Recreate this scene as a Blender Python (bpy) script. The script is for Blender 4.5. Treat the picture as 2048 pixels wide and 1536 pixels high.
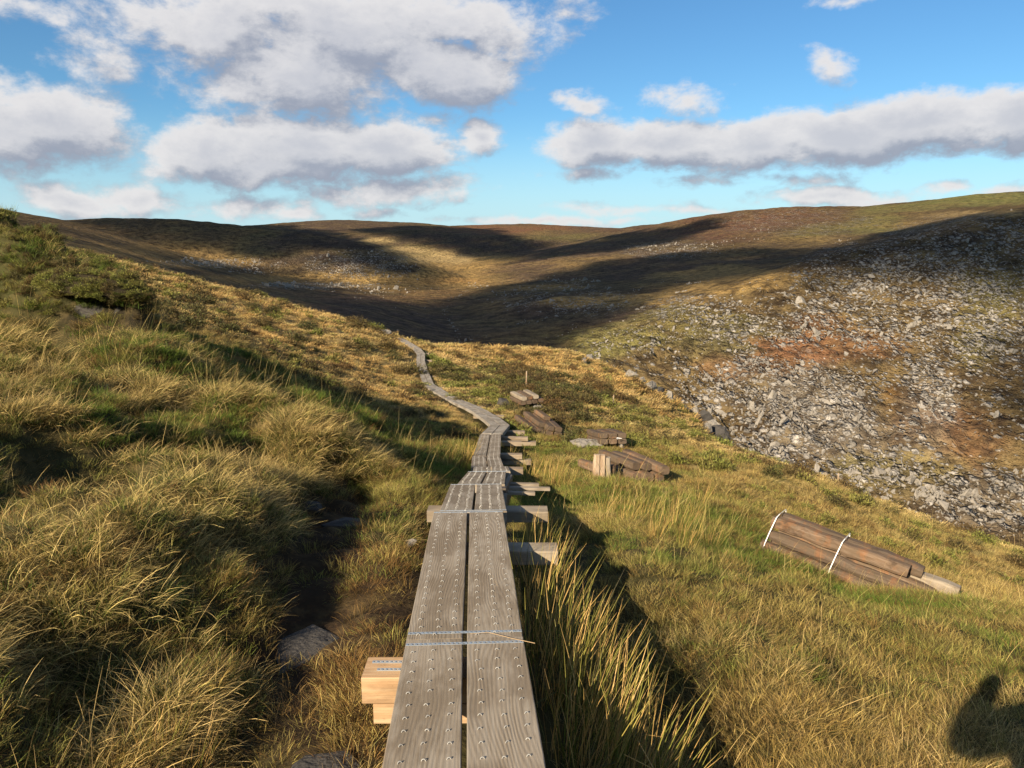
# ---------------------------------------------------------------- geometry of the view (metres, camera at the origin)
import math, random
import numpy as np
PITCH = math.radians(9.8); FPX = 1550.0
CP, SP = math.cos(PITCH), math.sin(PITCH)
def P3(px, py, d):
    """world point seen at photo pixel (px,py), d metres in front of the camera"""
    u = (np.asarray(px, float)-1024)/FPX; v = (768-np.asarray(py, float))/FPX; d = np.asarray(d, float)
    return np.stack([u*d, (CP+v*SP)*d, (-SP+v*CP)*d], -1)
def PX(x, y, z):
    d = y*CP - z*SP; d = np.where(d < 0.05, 0.05, d)
    return 1024+FPX*x/d, 768-FPX*(y*SP+z*CP)/d, d
SUN_AZ, SUN_EL = math.radians(35.4), math.radians(26.0)       # direction the shadows fall (from +Y towards +X), height of the sun
TO_SUN = np.array([-math.sin(SUN_AZ)*math.cos(SUN_EL), -math.cos(SUN_AZ)*math.cos(SUN_EL), math.sin(SUN_EL)])
def sstep(a, b, x):
    t = np.clip((x-a)/(b-a), 0, 1); return t*t*(3-2*t)
# value noise
def _hash(ix, iy, seed):
    h = (ix.astype(np.int64)*374761393 + iy.astype(np.int64)*668265263 + seed*974634777) & 0x7fffffff
    h = ((h ^ (h >> 13))*1274126177) & 0x7fffffff
    h = (h ^ (h >> 16)) & 0xffff
    return h/65535.0
def vnoise(x, y, seed=0):
    x = np.asarray(x, float); y = np.asarray(y, float)
    ix = np.floor(x); iy = np.floor(y); fx = x-ix; fy = y-iy
    fx = fx*fx*fx*(fx*(fx*6-15)+10); fy = fy*fy*fy*(fy*(fy*6-15)+10)
    ix = ix.astype(np.int64); iy = iy.astype(np.int64)
    a = _hash(ix, iy, seed); b = _hash(ix+1, iy, seed); c = _hash(ix, iy+1, seed); d = _hash(ix+1, iy+1, seed)
    return ((a*(1-fx)+b*fx)*(1-fy)+(c*(1-fx)+d*fx)*fy)*2-1
def fbm(x, y, seed=0, oct=4, g=0.5):
    s = 0; a = 1; n = 0
    for k in range(oct):
        c, sn = math.cos(0.7*k), math.sin(0.7*k)
        s = s+a*vnoise((x*c-y*sn)*2**k+17.3*k, (x*sn+y*c)*2**k-9.1*k, seed+k*7); n += a; a *= g
    return s/n
class TPS:
    def __init__(self, X, v, lam=1e-4):
        X = np.asarray(X, float); n = len(X); self.X = X
        r = np.linalg.norm(X[:, None]-X[None], axis=2); K = self.k(r)+lam*np.eye(n)
        Pm = np.hstack([np.ones((n, 1)), X]); A = np.zeros((n+3, n+3)); A[:n, :n] = K; A[:n, n:] = Pm; A[n:, :n] = Pm.T
        self.w = np.linalg.solve(A, np.concatenate([v, np.zeros(3)]))
    @staticmethod
    def k(r):
        r = np.maximum(r, 1e-9); return r*r*np.log(r)
    def __call__(self, x, y):
        sh = np.shape(x); x = np.ravel(x); y = np.ravel(y); out = np.empty(len(x)); n = len(self.X)
        for i in range(0, len(x), 60000):
            xs = x[i:i+60000, None]; ys = y[i:i+60000, None]
            r = np.sqrt((xs-self.X[:, 0])**2+(ys-self.X[:, 1])**2)
            out[i:i+60000] = self.k(r)@self.w[:n]+self.w[n]+xs[:, 0]*self.w[n+1]+ys[:, 0]*self.w[n+2]
        return out.reshape(sh)
# ---- the boardwalk's line: (px left, py left, px right, py right, depth) of the top of the planks at every joint
NEAR_L, NEAR_R = P3(782, 1536, 2.44), P3(1100, 1536, 2.44)
# centre line (px, py, depth)
PATHC = [(941, 1536, 2.44), (937, 1022, 5.72), (951, 967, 7.75), (972, 942, 10.2), (975, 912, 14.2), (981, 867, 18.5), (999, 851, 20.3),
         (961, 823, 23.6), (920, 802, 27.5), (855, 767, 36), (841, 715, 45.5), (833, 697, 50), (806, 680, 56)]
pathw = np.array([P3(*p) for p in PATHC])
# ---- foreground hill: control points
G = []
def g(*a): G.append(a)
hgt = [.42, .45, .45, .42, .36, .34, .32, .28, .26, .22, .22, .22, .2]
for p, h in zip(pathw, hgt): g(p[0], p[1], p[2]-h)
g(-.13, -3, -1.80); g(-.13, 0, -1.88); g(0, -5, -1.7); g(-4, -5, .0); g(4, -5, -2.4); g(-4, -1, -.15); g(4, -1, -2.7); g(9, 0, -3.9); g(-9, 0, 2.0); g(-9, -5, 2.2); g(9, -5, -3.6)
def gp(px, py, d): G.append(tuple(P3(px, py, d)))
# right of the near boards
for t in [(1300, 1536, 3.15), (1700, 1536, 3.35), (2048, 1536, 3.6), (2500, 1536, 4.2), (1300, 1250, 4.9), (1700, 1300, 5.1), (2048, 1250, 6.4), (1150, 1080, 6.6), (1300, 1060, 8.2), (1650, 1180, 8.2),
          (1250, 985, 12.2), (1540, 1110, 10.6), (1880, 1200, 9.6), (1195, 957, 15), (1270, 955, 15.8), (1205, 893, 19.3), (1090, 866, 22.8), (1060, 803, 30), (1500, 960, 17), (1800, 1080, 16), (1350, 890, 24),
          (1110, 778, 46), (1300, 837, 41), (1460, 899, 35), (1580, 942, 32), (1700, 988, 29), (1860, 1048, 27), (2048, 1108, 26), (2500, 1270, 24),
          (930, 735, 53), (1000, 750, 50), (2048, 1180, 15)]: gp(*t)
# behind the right crest: the slope drops away
for px, py, d in [(1460, 960, 50), (1580, 1010, 46), (1700, 1060, 42), (1860, 1130, 40), (2048, 1210, 39), (1300, 845, 58), (2500, 1400, 38), (1700, 1150, 70), (2048, 1300, 66), (1550, 1080, 78)]: gp(px, py, d)
# knoll beyond
for t in [(1050, 722, 72), (1000, 703, 88), (1150, 708, 88), (1080, 702, 92), (880, 694, 80), (1200, 730, 84), (1300, 772, 80), (1380, 830, 76), (1435, 878, 72), (1180, 770, 60), (1300, 815, 62), (950, 720, 66), (1250, 792, 66), (1380, 857, 62)]: gp(*t)
for t in [(1150, 780, 112), (1000, 770, 112), (1300, 850, 100), (1450, 960, 90), (880, 765, 105), (800, 745, 85), (1100, 860, 135), (1300, 960, 130), (800, 820, 120)]: gp(*t)
# left slope
for t in [(400, 1536, 2.65), (0, 1536, 2.6), (-500, 1536, 2.5), (600, 1250, 4.1), (0, 1200, 3.5), (300, 1100, 4.6), (700, 1090, 5.5), (0, 1000, 4.6), (-500, 1000, 4.4), (600, 960, 7.9), (800, 950, 8.6), (350, 870, 7.0), (0, 820, 6.9), (-400, 800, 6.5),
          (200, 740, 9.6), (0, 690, 10.6), (480, 770, 12), (700, 880, 12.5), (850, 900, 14), (600, 800, 16), (800, 860, 18), (350, 690, 14), (-300, 640, 11.5), (-800, 560, 12),
          (700, 760, 29), (600, 700, 36), (450, 660, 27), (300, 630, 22), (750, 700, 45), (770, 668, 60), (650, 632, 60), (500, 590, 60), (400, 566, 60), (300, 542, 60), (220, 522, 60), (100, 495, 60), (-100, 460, 60), (-600, 370, 60), (300, 585, 38), (500, 640, 42), (0, 520, 33), (-500, 440, 33)]: gp(*t)
for t in [(770, 735, 85), (600, 680, 85), (400, 620, 85), (200, 570, 85), (0, 530, 85), (-500, 470, 85), (600, 760, 115), (300, 680, 115), (0, 600, 115), (-500, 500, 120)]: gp(*t)
G = np.array(G)
def _w(x, y):
    yy = np.maximum(y, -5.5)
    return x/(yy+7.0)*1.6, np.log(yy+7.0), (yy+7.0)
_a, _b, _c = _w(G[:, 0], G[:, 1])
_tps = TPS(np.stack([_a, _b], 1), G[:, 2]/_c, 2e-4)
def fg_base(x, y):
    yb = np.minimum(y+2, 0)*.06; y = np.maximum(y, -2)
    a, b, c = _w(x, y); return _tps(np.clip(a, -2.6, 2.6), b)*c-yb
# the turf bank: a hummock with a steep broken end, left of the picture
MB = [P3(x, y, d) for x, y, d in [(-700, 520, 13.5), (-300, 500, 13.3), (0, 448, 14.0), (60, 472, 13.7), (120, 508, 13.2), (180, 545, 12.8), (235, 566, 12.4), (270, 588, 12.2)]]
def seg_d(x, y, pts, vals):
    """distance to a polyline and the values interpolated along it"""
    best = np.full(np.shape(x), 1e9); out = np.zeros(np.shape(x)); tt = np.zeros(np.shape(x))
    for i in range(len(pts)-1):
        ax, ay = pts[i][0], pts[i][1]; bx, by = pts[i+1][0], pts[i+1][1]
        L2 = (bx-ax)**2+(by-ay)**2
        t = np.clip(((x-ax)*(bx-ax)+(y-ay)*(by-ay))/L2, 0, 1)
        d = np.hypot(x-ax-t*(bx-ax), y-ay-t*(by-ay)); m = d < best
        best = np.where(m, d, best); out = np.where(m, vals[i]*(1-t)+vals[i+1]*t, out); tt = np.where(m, i+t, tt)
    return best, out, tt
def bank(x, y, base):
    d, zt, _ = seg_d(x, y, MB, [p[2] for p in MB])
    n = 0.35*fbm(x*1.3, y*1.3, 5)
    near = (y < np.interp(x, [p[0] for p in MB], [p[1] for p in MB]))
    w = np.where(near, 1.75, 1.0)
    endf = sstep(-5.2, -8.6, x)
    w = w*(0.22+0.78*endf)
    k = 1-sstep(0.25, 1.0, (d+n*.6)/w)
    base = base-.34*np.exp(-((x+6.4)/.8)**2-((y-11.45)/.4)**2)
    z = zt-0.12*(d/w)**2+0.10*fbm(x*1.7, y*1.7, 8)*np.minimum(1, d/.3+.3)
    return base+np.maximum(z-base, 0)*k, k
TROUGH = np.array([P3(*t) for t in [(690, 950, 8.2), (650, 1020, 6.7), (610, 1150, 5.0), (585, 1300, 3.9), (560, 1450, 3.05), (540, 1600, 2.6)]])
def fg_h(x, y, detail=True):
    b = fg_base(x, y); b, k = bank(x, y, b)
    if detail:
        r = np.hypot(x, y)
        px, pz, _ = seg_d(x, y, pathw, pathw[:, 2])
        lane = sstep(.35, 1.3, px)
        hum = .15*fbm(x*.9, y*.9, 21, 3)+.075*np.abs(fbm(x*1.9, y*1.9, 33, 2))*1.4
        left = sstep(-.3, -2.0, x-np.interp(y, pathw[:, 1], pathw[:, 0]))*(1-sstep(14, 20, y))
        hum = hum*(1+1.0*left)+left*(.36*fbm(x*.85+.3*y, y*.66, 55, 2)+.22*fbm(x*1.8, y*1.6, 56, 2))
        td, _, _ = seg_d(x, y, TROUGH, np.zeros(len(TROUGH)))
        hum = hum-.30*(1-sstep(.12, .55, td+.15*fbm(x*2, y*2, 66, 2)))
        nx = x-np.interp(y, pathw[:, 1], pathw[:, 0]); hum = hum-.34*np.exp(-((nx-.85)/.42)**2)*sstep(9, 6.5, y)*sstep(-1, .5, y)
        far = sstep(15, 40, r)
        hum = hum+far*(.22*fbm(x*.5, y*.5, 44, 3)+.12*fbm(x*1.3, y*1.3, 45, 2))
        b = b+hum*(.25+.75*lane)-.03
        # never poke through the planks
        b = np.where(px < .6, np.minimum(b, pz-.17-.1*(1-np.minimum(px/.6, 1))), b)
    return b
# ---- valley and hills beyond
FB = [(px_, 505, 4600) for px_ in (-800, -200, 300, 700, 1024, 1400, 1800, 2300, 2900)]+[(px_, 495, 3300) for px_ in (-800, -200, 1800, 2300, 2900)]+[(px_, 520, 7000) for px_ in (-500, 1024, 2500)]+[(900, 690, 380), (870, 620, 600), (900, 592, 750), (930, 566, 950), (960, 546, 1250), (1000, 529, 1700), (1010, 524, 2000), (1040, 515, 2400),
      (500, 600, 330), (300, 535, 330), (300, 520, 450), (100, 455, 500), (0, 428, 550), (-300, 385, 600), (640, 592, 560), (500, 550, 700), (350, 505, 850), (150, 449, 950), (0, 418, 1000), (-400, 350, 1000), (760, 605, 560), (800, 680, 300),
      (640, 572, 780), (500, 541, 900), (350, 497, 1050), (840, 577, 850), (900, 562, 1000), (760, 484, 2000), (850, 515, 1700), (950, 536, 1500), (700, 480, 2100),
      (1100, 600, 550), (1200, 572, 700), (1300, 552, 800), (1150, 543, 1100), (1300, 505, 1300), (1200, 495, 1700), (1100, 513, 1700), (1400, 522, 1000), (1500, 528, 850), (1500, 502, 1150), (1500, 548, 600),
      (1400, 480, 1500), (1600, 482, 1250), (1700, 482, 1000), (1740, 470, 1100), (1900, 432, 1000), (2048, 402, 950), (2500, 330, 950),
      (2048, 420, 520), (1900, 447, 520), (1750, 487, 500), (1600, 545, 450), (1450, 590, 430), (1300, 640, 420), (1130, 690, 400), (2048, 431, 640), (1900, 462, 640), (1750, 500, 640), (2500, 360, 550), (2500, 355, 650),
      (1400, 700, 350), (1500, 800, 290), (1460, 890, 255), (1700, 700, 340), (1700, 850, 270), (1700, 965, 235), (2048, 700, 330), (2048, 900, 250), (2048, 1060, 210), (1850, 1010, 222), (2048, 560, 400), (1700, 600, 400), (2500, 700, 330), (2500, 1000, 230),
      (1300, 760, 300), (1200, 720, 320), (1450, 1100, 150), (1800, 1250, 140), (1150, 900, 160), (1000, 800, 190), (900, 760, 230), (700, 720, 170), (500, 650, 180), (200, 570, 180), (-200, 490, 200), (-600, 400, 250), (2300, 1400, 130), (1000, 950, 105), (600, 760, 115), (1500, 1300, 100), (0, 600, 115), (2600, 1500, 100)]
_F = np.array([P3(*t) for t in FB])
def _wf(x, y):
    th = np.arctan2(x, y); ab = np.abs(th); th = np.where(ab > 1.05, np.sign(th)*1.05*(math.pi-ab)/(math.pi-1.05), th); r = np.hypot(x, y)
    return th*3.0, np.log(np.clip(r, 60, 9000))
_fa, _fb = _wf(_F[:, 0], _F[:, 1])
_s = _F[:, 2]/np.hypot(_F[:, 0], _F[:, 1])
_tf = TPS(np.stack([_fa, _fb], 1), _s, 1e-4)
HILLS = {  # crest line (px,py,depth), slope on the near side, slope behind, roundness
 'B': ([(100, 440, 1200), (350, 437, 1150), (500, 453, 1150), (600, 464, 1120), (700, 484, 1080), (780, 513, 1020), (850, 560, 960), (880, 585, 930)], .30, .42, 50),
 'D': ([(600, 476, 2350), (720, 467, 2300), (850, 459, 2200), (1000, 467, 2100), (1080, 490, 2000), (1120, 512, 1900)], .2, .15, 120),
 'C': ([(300, 470, 3000), (450, 458, 3000), (560, 449, 2950), (690, 440, 2900), (780, 444, 2950), (860, 452, 3000), (1000, 475, 3000)], .12, .15, 150),
 'E': ([(700, 462, 3900), (850, 453, 3850), (1050, 448, 3800), (1250, 457, 3800), (1400, 468, 3800), (1600, 480, 3800)], .12, .15, 200),
 'F': ([(1180, 480, 2800), (1260, 459, 2700), (1340, 447, 2600), (1420, 447, 2500), (1520, 455, 2500)], .15, .15, 100),
 'G': ([(1130, 508, 1900), (1250, 486, 1950), (1350, 459, 1900), (1450, 430, 1800), (1520, 419, 1750), (1600, 413, 1700), (1700, 414, 1650), (1740, 418, 1600), (1800, 432, 1500)], .24, .24, 90),
 'H': ([(1690, 440, 2000), (1740, 417, 1950), (1865, 408, 1850), (1885, 399, 1750), (2048, 382, 1600), (2500, 340, 1500)], .13, .2, 60),
}
HW = {k: np.array([P3(*t) for t in v[0]]) for k, v in HILLS.items()}
def smax(a, b, k):
    h = np.clip(.5+.5*(b-a)/k, 0, 1); return a*(1-h)+b*h+k*h*(1-h)
def far_h(x, y, detail=True):
    a, b = _wf(x, y); r = np.hypot(x, y)
    z = _tf(a, b)*r
    for k, (pts, sn, sf, w) in HILLS.items():
        pl = HW[k]; th = np.arctan2(x, y); pr = np.interp(th, np.arctan2(pl[:, 0], pl[:, 1]), np.hypot(pl[:, 0], pl[:, 1]))
        s = sn+(sf-sn)*sstep(-2*w, 2*w, r-pr); hz = np.full(np.shape(x), -999.0)
        for i in range(len(pl)-1):
            d, zt, t = seg_d(x, y, pl[i:i+2], pl[i:i+2, 2])
            hz = np.maximum(hz, zt-s*(np.sqrt(d*d+w*w)-w))
        z = smax(z, hz, 8.0)
    z = np.clip(z, -160, 400)
    if detail:
        amp = np.clip(r/400, .3, 3)
        z = z+amp*(1.1*fbm(x/70, y/70, 61, 5, .55))
        px, py, dd = PX(x, y, z)
        rocky = rock_mask(px, py)*(r > 150)*(r < 800)
        rb = fbm((x+.6*y)/26, (y-.4*x)/70, 71, 5, .6); fine = fbm((x+.6*y)/7, (y-.4*x)/16, 72, 4, .6)
        z = z+rocky*(5.5*(1-2.2*np.abs(rb))+3.0*np.abs(fine)*(.5+np.clip(rb*2+.5, 0, 1)))
    return z
def inpoly(px, py, poly, soft=18):
    """signed soft mask of a polygon given in photo pixels"""
    px = np.asarray(px, float); py = np.asarray(py, float)
    ins = np.zeros(px.shape, bool); dist = np.full(px.shape, 1e9); n = len(poly)
    for i in range(n):
        x1, y1 = poly[i]; x2, y2 = poly[(i+1) % n]
        c = ((y1 > py) != (y2 > py)) & (px < (x2-x1)*(py-y1)/((y2-y1)+1e-9)+x1); ins ^= c
        L2 = (x2-x1)**2+(y2-y1)**2; t = np.clip(((px-x1)*(x2-x1)+(py-y1)*(y2-y1))/L2, 0, 1)
        dist = np.minimum(dist, np.hypot(px-x1-t*(x2-x1), py-y1-t*(y2-y1)))
    return sstep(-soft, soft, np.where(ins, dist, -dist))
ROCKPOLY = [(1140, 690), (1300, 650), (1430, 600), (1560, 560), (1650, 525), (1800, 490), (2048, 440), (2600, 380), (2600, 1300), (2048, 1120), (1700, 1000), (1440, 900), (1300, 760)]
def rock_mask(px, py): return inpoly(px, py, ROCKPOLY, 30)
def H(x, y, detail=True):
    r = np.hypot(x, y); t = sstep(100, 135, r)
    out = np.empty(np.shape(x)); out[...] = 0
    m = r < 136
    if m.any(): out[m] += (fg_h(x[m], y[m], detail)*(1-t[m]))
    m = r > 99
    if m.any(): out[m] += far_h(x[m], y[m], detail)*t[m]
    return out

def cast(px, py, r0=125.0, r1=6000.0):
    """first point of the land seen at a photo pixel"""
    px = np.atleast_1d(np.asarray(px, float)); py = np.atleast_1d(np.asarray(py, float))
    D = P3(px, py, 1.0); hd = np.hypot(D[:, 0], D[:, 1]); rs = np.exp(np.linspace(math.log(r0), math.log(r1), 260)); out = np.full((len(px), 3), np.nan); done = np.zeros(len(px), bool)
    for r in rs:
        p = D*(r/hd)[:, None]; z = H(p[:, 0], p[:, 1]); hit = (p[:, 2] <= z) & ~done
        out[hit] = p[hit]; done |= hit
        if done.all(): break
    return out
def cast1(px, py, r0=2.0, r1=6000.0): return cast([px], [py], r0, r1)[0]
import bpy, bmesh
from mathutils import Vector, Matrix
for o in list(bpy.data.objects): bpy.data.objects.remove(o)
S = bpy.context.scene; C = S.collection
rnd = random.Random(7); NR = np.random.default_rng(11)
# ---------------------------------------------------------------- camera
cam_d = bpy.data.cameras.new('camera'); cam = bpy.data.objects.new('camera', cam_d); C.objects.link(cam)
cam_d.sensor_width = 36; cam_d.lens = 36*FPX/2048; cam_d.clip_start = .05; cam_d.clip_end = 30000
cam.location = (0, 0, 0); cam.rotation_euler = (math.radians(90)-PITCH, 0, 0)
S.camera = cam
# ---------------------------------------------------------------- node helpers
class NT:
    def __init__(self, tree): self.t = tree; self.n = tree.nodes; self.l = tree.links
    def new(self, typ, **kw):
        nd = self.n.new(typ)
        for k, v in kw.items(): setattr(nd, k, v)
        return nd
    def put(self, sock, v):
        if hasattr(v, 'is_output') or isinstance(v, bpy.types.NodeSocket): self.l.new(v, sock)
        elif v is not None:
            try: sock.default_value = v
            except Exception: sock.default_value = (*v, 1)
    def m(self, op, a, b=None, c=None, clamp=False):
        nd = self.new('ShaderNodeMath', operation=op, use_clamp=clamp)
        for i, v in enumerate((a, b, c)):
            if v is not None: self.put(nd.inputs[i], v)
        return nd.outputs[0]
    def vm(self, op, a, b=None, scale=None):
        nd = self.new('ShaderNodeVectorMath', operation=op)
        self.put(nd.inputs[0], a)
        if b is not None: self.put(nd.inputs[1], b)
        if scale is not None: self.put(nd.inputs['Scale'], scale)
        return nd.outputs['Value'] if op in ('LENGTH', 'DOT_PRODUCT', 'DISTANCE') else nd.outputs[0]
    def noise(self, vec, scale, detail=4, rough=.55, dist=0, dim='3D', out=0, lac=2.0):
        nd = self.new('ShaderNodeTexNoise', noise_dimensions=dim)
        if vec is not None: self.put(nd.inputs['Vector'], vec)
        self.put(nd.inputs['Scale'], scale); self.put(nd.inputs['Detail'], detail); self.put(nd.inputs['Roughness'], rough); self.put(nd.inputs['Distortion'], dist); self.put(nd.inputs['Lacunarity'], lac)
        return nd.outputs[out]
    def ramp(self, fac, stops, mode='LINEAR'):
        nd = self.new('ShaderNodeValToRGB'); cr = nd.color_ramp; cr.interpolation = mode
        while len(cr.elements) < len(stops): cr.elements.new(.5)
        for e, (p, c) in zip(cr.elements, stops):
            e.position = p; e.color = (*c, 1) if isinstance(c, (tuple, list)) else (c, c, c, 1)
        self.put(nd.inputs[0], fac); return nd.outputs[0]
    def mix(self, fac, a, b, blend='MIX'):
        nd = self.new('ShaderNodeMix', data_type='RGBA', blend_type=blend)
        self.put(nd.inputs[0], fac)
        for s, v in ((nd.inputs[6], a), (nd.inputs[7], b)):
            if isinstance(v, (tuple, list)): s.default_value = (*v[:3], 1)
            else: self.put(s, v)
        return nd.outputs[2]
    def rng(self, v, a, b, c=0., d=1., smooth=True):
        nd = self.new('ShaderNodeMapRange', interpolation_type='SMOOTHSTEP' if smooth else 'LINEAR')
        for i, x in enumerate((v, a, b, c, d)): self.put(nd.inputs[i], x)
        return nd.outputs[0]
    def attr(self, name, typ='GEOMETRY', out='Fac'):
        nd = self.new('ShaderNodeAttribute', attribute_name=name, attribute_type=typ); return nd.outputs[out]
    def coord(self, which='Object'): return self.new('ShaderNodeTexCoord').outputs[which]
    def mapping(self, v, loc=(0, 0, 0), rot=(0, 0, 0), sc=(1, 1, 1), typ='POINT'):
        nd = self.new('ShaderNodeMapping', vector_type=typ); self.put(nd.inputs[0], v)
        nd.inputs['Location'].default_value = loc; nd.inputs['Rotation'].default_value = rot; nd.inputs['Scale'].default_value = sc
        return nd.outputs[0]
    def bump(self, h, strength=.5, dist=.01, normal=None):
        nd = self.new('ShaderNodeBump'); self.put(nd.inputs['Height'], h); nd.inputs['Strength'].default_value = strength; nd.inputs['Distance'].default_value = dist
        if normal is not None: self.put(nd.inputs['Normal'], normal)
        return nd.outputs[0]
def material(name, rough=.9, spec=.2):
    m = bpy.data.materials.new(name); m.use_nodes = True; t = NT(m.node_tree)
    b = t.n['Principled BSDF']; b.inputs['Roughness'].default_value = rough; b.inputs['Specular IOR Level'].default_value = spec
    return m, t, b
# ---------------------------------------------------------------- sky and sun
W = bpy.data.worlds.new('World'); S.world = W; W.use_nodes = True; t = NT(W.node_tree); t.n.clear()
SKY_STRENGTH = .053
# cloud density as a node group of the view direction
CL = [  # centre px,py, half width, half height, tilt deg, weight
 (440, 60, 200, 100, 0, .95), (700, 60, 210, 80, 6, 1.0), (600, 155, 210, 78, 0, 1.0), (640, 15, 400, 50, 0, .75), (900, 30, 180, 50, 0, .7), (980, 70, 130, 60, -20, .45),
 (880, 140, 150, 62, 10, 1.25), (230, 110, 100, 50, 0, .5), (100, 255, 170, 75, 0, 1.15), (30, 275, 130, 75, 0, .95), (60, 20, 160, 30, 0, .35),
 (430, 300, 140, 62, 0, 1.1), (600, 290, 170, 62, 0, 1.15), (760, 300, 150, 52, -4, 1.15), (530, 335, 220, 38, 0, .9), (956, 280, 42, 34, 0, 1.0), (860, 238, 60, 20, 0, .45),
 (800, 378, 170, 30, -4, .75), (700, 380, 110, 22, 0, .5), (280, 388, 90, 30, 0, .75), (140, 408, 90, 34, 0, 1.0), (480, 408, 110, 22, 0, .42), (590, 430, 40, 14, 0, .4), (740, 428, 40, 10, 0, .4),
 (1190, 285, 110, 48, 0, 1.15), (1330, 290, 150, 46, 4, 1.15), (1500, 288, 170, 50, -2, 1.2), (1690, 265, 180, 50, 6, 1.25), (1870, 245, 180, 52, 8, 1.25), (2040, 240, 150, 52, 4, 1.2), (2250, 230, 160, 60, 0, 1.1),
 (1170, 210, 80, 24, 12, .55), (1370, 200, 85, 32, 6, .62), (1655, 125, 48, 30, 40, .55), (1120, 15, 60, 55, 50, .42), (1700, 2, 70, 14, 0, .5),
 (1170, 345, 80, 14, 0, .6), (1600, 352, 130, 16, 4, .5), (1660, 388, 170, 26, 3, .8), (1400, 425, 240, 14, 4, .55), (1900, 372, 45, 14, 0, .6), (1110, 438, 230, 10, 1, .5), (1400, 360, 90, 12, 0, .35), (2020, 382, 90, 14, 0, .4),
]
def cloud_group():
    gr = bpy.data.node_groups.new('cloud_density', 'ShaderNodeTree')
    gr.interface.new_socket('Vector', in_out='INPUT', socket_type='NodeSocketVector'); gr.interface.new_socket('Density', in_out='OUTPUT', socket_type='NodeSocketFloat')
    q = NT(gr); gi = q.new('NodeGroupInput').outputs[0]; go = q.new('NodeGroupOutput')
    n1 = q.noise(gi, 5.5, 3, .5, 0, out=1); warp = q.vm('SCALE', q.vm('SUBTRACT', n1, (.5, .5, .5)), scale=.045)
    n2 = q.noise(gi, 26, 4, .55, 0, out=1); warp = q.vm('ADD', warp, q.vm('SCALE', q.vm('SUBTRACT', n2, (.5, .5, .5)), scale=.016))
    v = q.vm('ADD', gi, warp); best = None
    for (px, py, a, b, tilt, w) in CL:
        c = P3(px, py, 1.0); n = c/np.linalg.norm(c); k = 1/np.linalg.norm(c)
        th = math.atan2(n[0], n[1]); el = math.asin(n[2])
        rot = Matrix.Rotation(-th, 3, 'Z')@Matrix.Rotation(el, 3, 'X')@Matrix.Rotation(math.radians(tilt), 3, 'Y')
        mv = q.mapping(v, tuple(n), tuple(rot.to_euler('XYZ')), (a/FPX*k*1.25, .5, b/FPX*k*1.3), 'TEXTURE')
        s = q.m('MULTIPLY', q.m('SUBTRACT', 1.0, q.vm('LENGTH', mv)), w)
        best = s if best is None else q.m('SMOOTH_MAX', best, s, .12)
    # elsewhere in the sky: the same broken cumulus
    sep = q.new('ShaderNodeSeparateXYZ'); q.put(sep.inputs[0], gi); z = q.m('MAXIMUM', sep.outputs[2], .02)
    flat = q.new('ShaderNodeCombineXYZ'); q.put(flat.inputs[0], q.m('DIVIDE', sep.outputs[0], q.m('ADD', z, .12))); q.put(flat.inputs[1], q.m('DIVIDE', sep.outputs[1], q.m('ADD', z, .12)))
    gen = q.m('MULTIPLY', q.m('SUBTRACT', q.noise(flat.outputs[0], .9, 3, .5), .56), 5.0)
    out = q.m('MAXIMUM', q.rng(sep.outputs[1], .80, .70), q.rng(sep.outputs[2], .34, .42))
    gen = q.m('SUBTRACT', gen, q.m('MULTIPLY', q.m('SUBTRACT', 1.0, out), 3.0))
    best = q.m('MAXIMUM', best, gen)
    vz = q.mapping(gi, (0, 0, 0), (0, 0, 0), (1, 1, 1.7))
    f = q.m('ADD', q.m('MULTIPLY', q.noise(vz, 15, 9, .64, .2), .72), q.m('MULTIPLY', q.noise(vz, 44, 6, .6), .28))
    f2 = q.noise(vz, 6, 3, .5)
    d = q.m('ADD', best, q.m('MULTIPLY', q.m('SUBTRACT', f, .5), 1.95)); d = q.m('ADD', d, q.m('MULTIPLY', q.m('SUBTRACT', f2, .5), .5))
    q.put(go.inputs[0], d); return gr
CG = cloud_group()
def dens(v):
    nd = t.new('ShaderNodeGroup'); nd.node_tree = CG; t.put(nd.inputs[0], v); return nd.outputs[0]
gen = t.coord('Generated')
sky = t.new('ShaderNodeTexSky', sky_type='NISHITA', sun_disc=False, sun_elevation=SUN_EL, sun_rotation=math.atan2(TO_SUN[0], TO_SUN[1]), altitude=600, air_density=1.0, dust_density=.7, ozone_density=1.3)
skyc = t.new('ShaderNodeHueSaturation'); skyc.inputs['Saturation'].default_value = 1.12; skyc.inputs['Hue'].default_value = .503; t.put(skyc.inputs['Color'], sky.outputs[0])
tintm = t.mix(1.0, skyc.outputs[0], (.70, 1.07, 1.24), 'MULTIPLY'); gsep = t.new('ShaderNodeSeparateXYZ'); t.put(gsep.inputs[0], gen); tintm = t.mix(t.rng(gsep.outputs[2], -.02, .17, .88, 0), tintm, (5.4, 7.5, 8.7)); D0 = dens(gen); D1 = dens(t.vm('ADD', gen, (-.012, 0, .028)))
alpha = t.rng(D0, -.04, .50)
lit = t.m('SUBTRACT', D0, D1)
shade = t.rng(lit, -.50, .42)
thick = t.rng(D0, .25, 1.3)
cc = t.mix(shade, (3.1, 3.4, 4.2), (7.9, 7.7, 7.65))
cc = t.mix(t.m('MULTIPLY', thick, .72), cc, (4.6, 4.8, 5.5))
col = t.mix(t.m('MULTIPLY', alpha, .96), tintm, cc)
bg = t.new('ShaderNodeBackground'); t.put(bg.inputs[0], col); bg.inputs[1].default_value = SKY_STRENGTH
wo = t.new('ShaderNodeOutputWorld'); t.l.new(bg.outputs[0], wo.inputs[0])
W.cycles.sampling_method = 'MANUAL'; W.cycles.sample_map_resolution = 512
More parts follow.
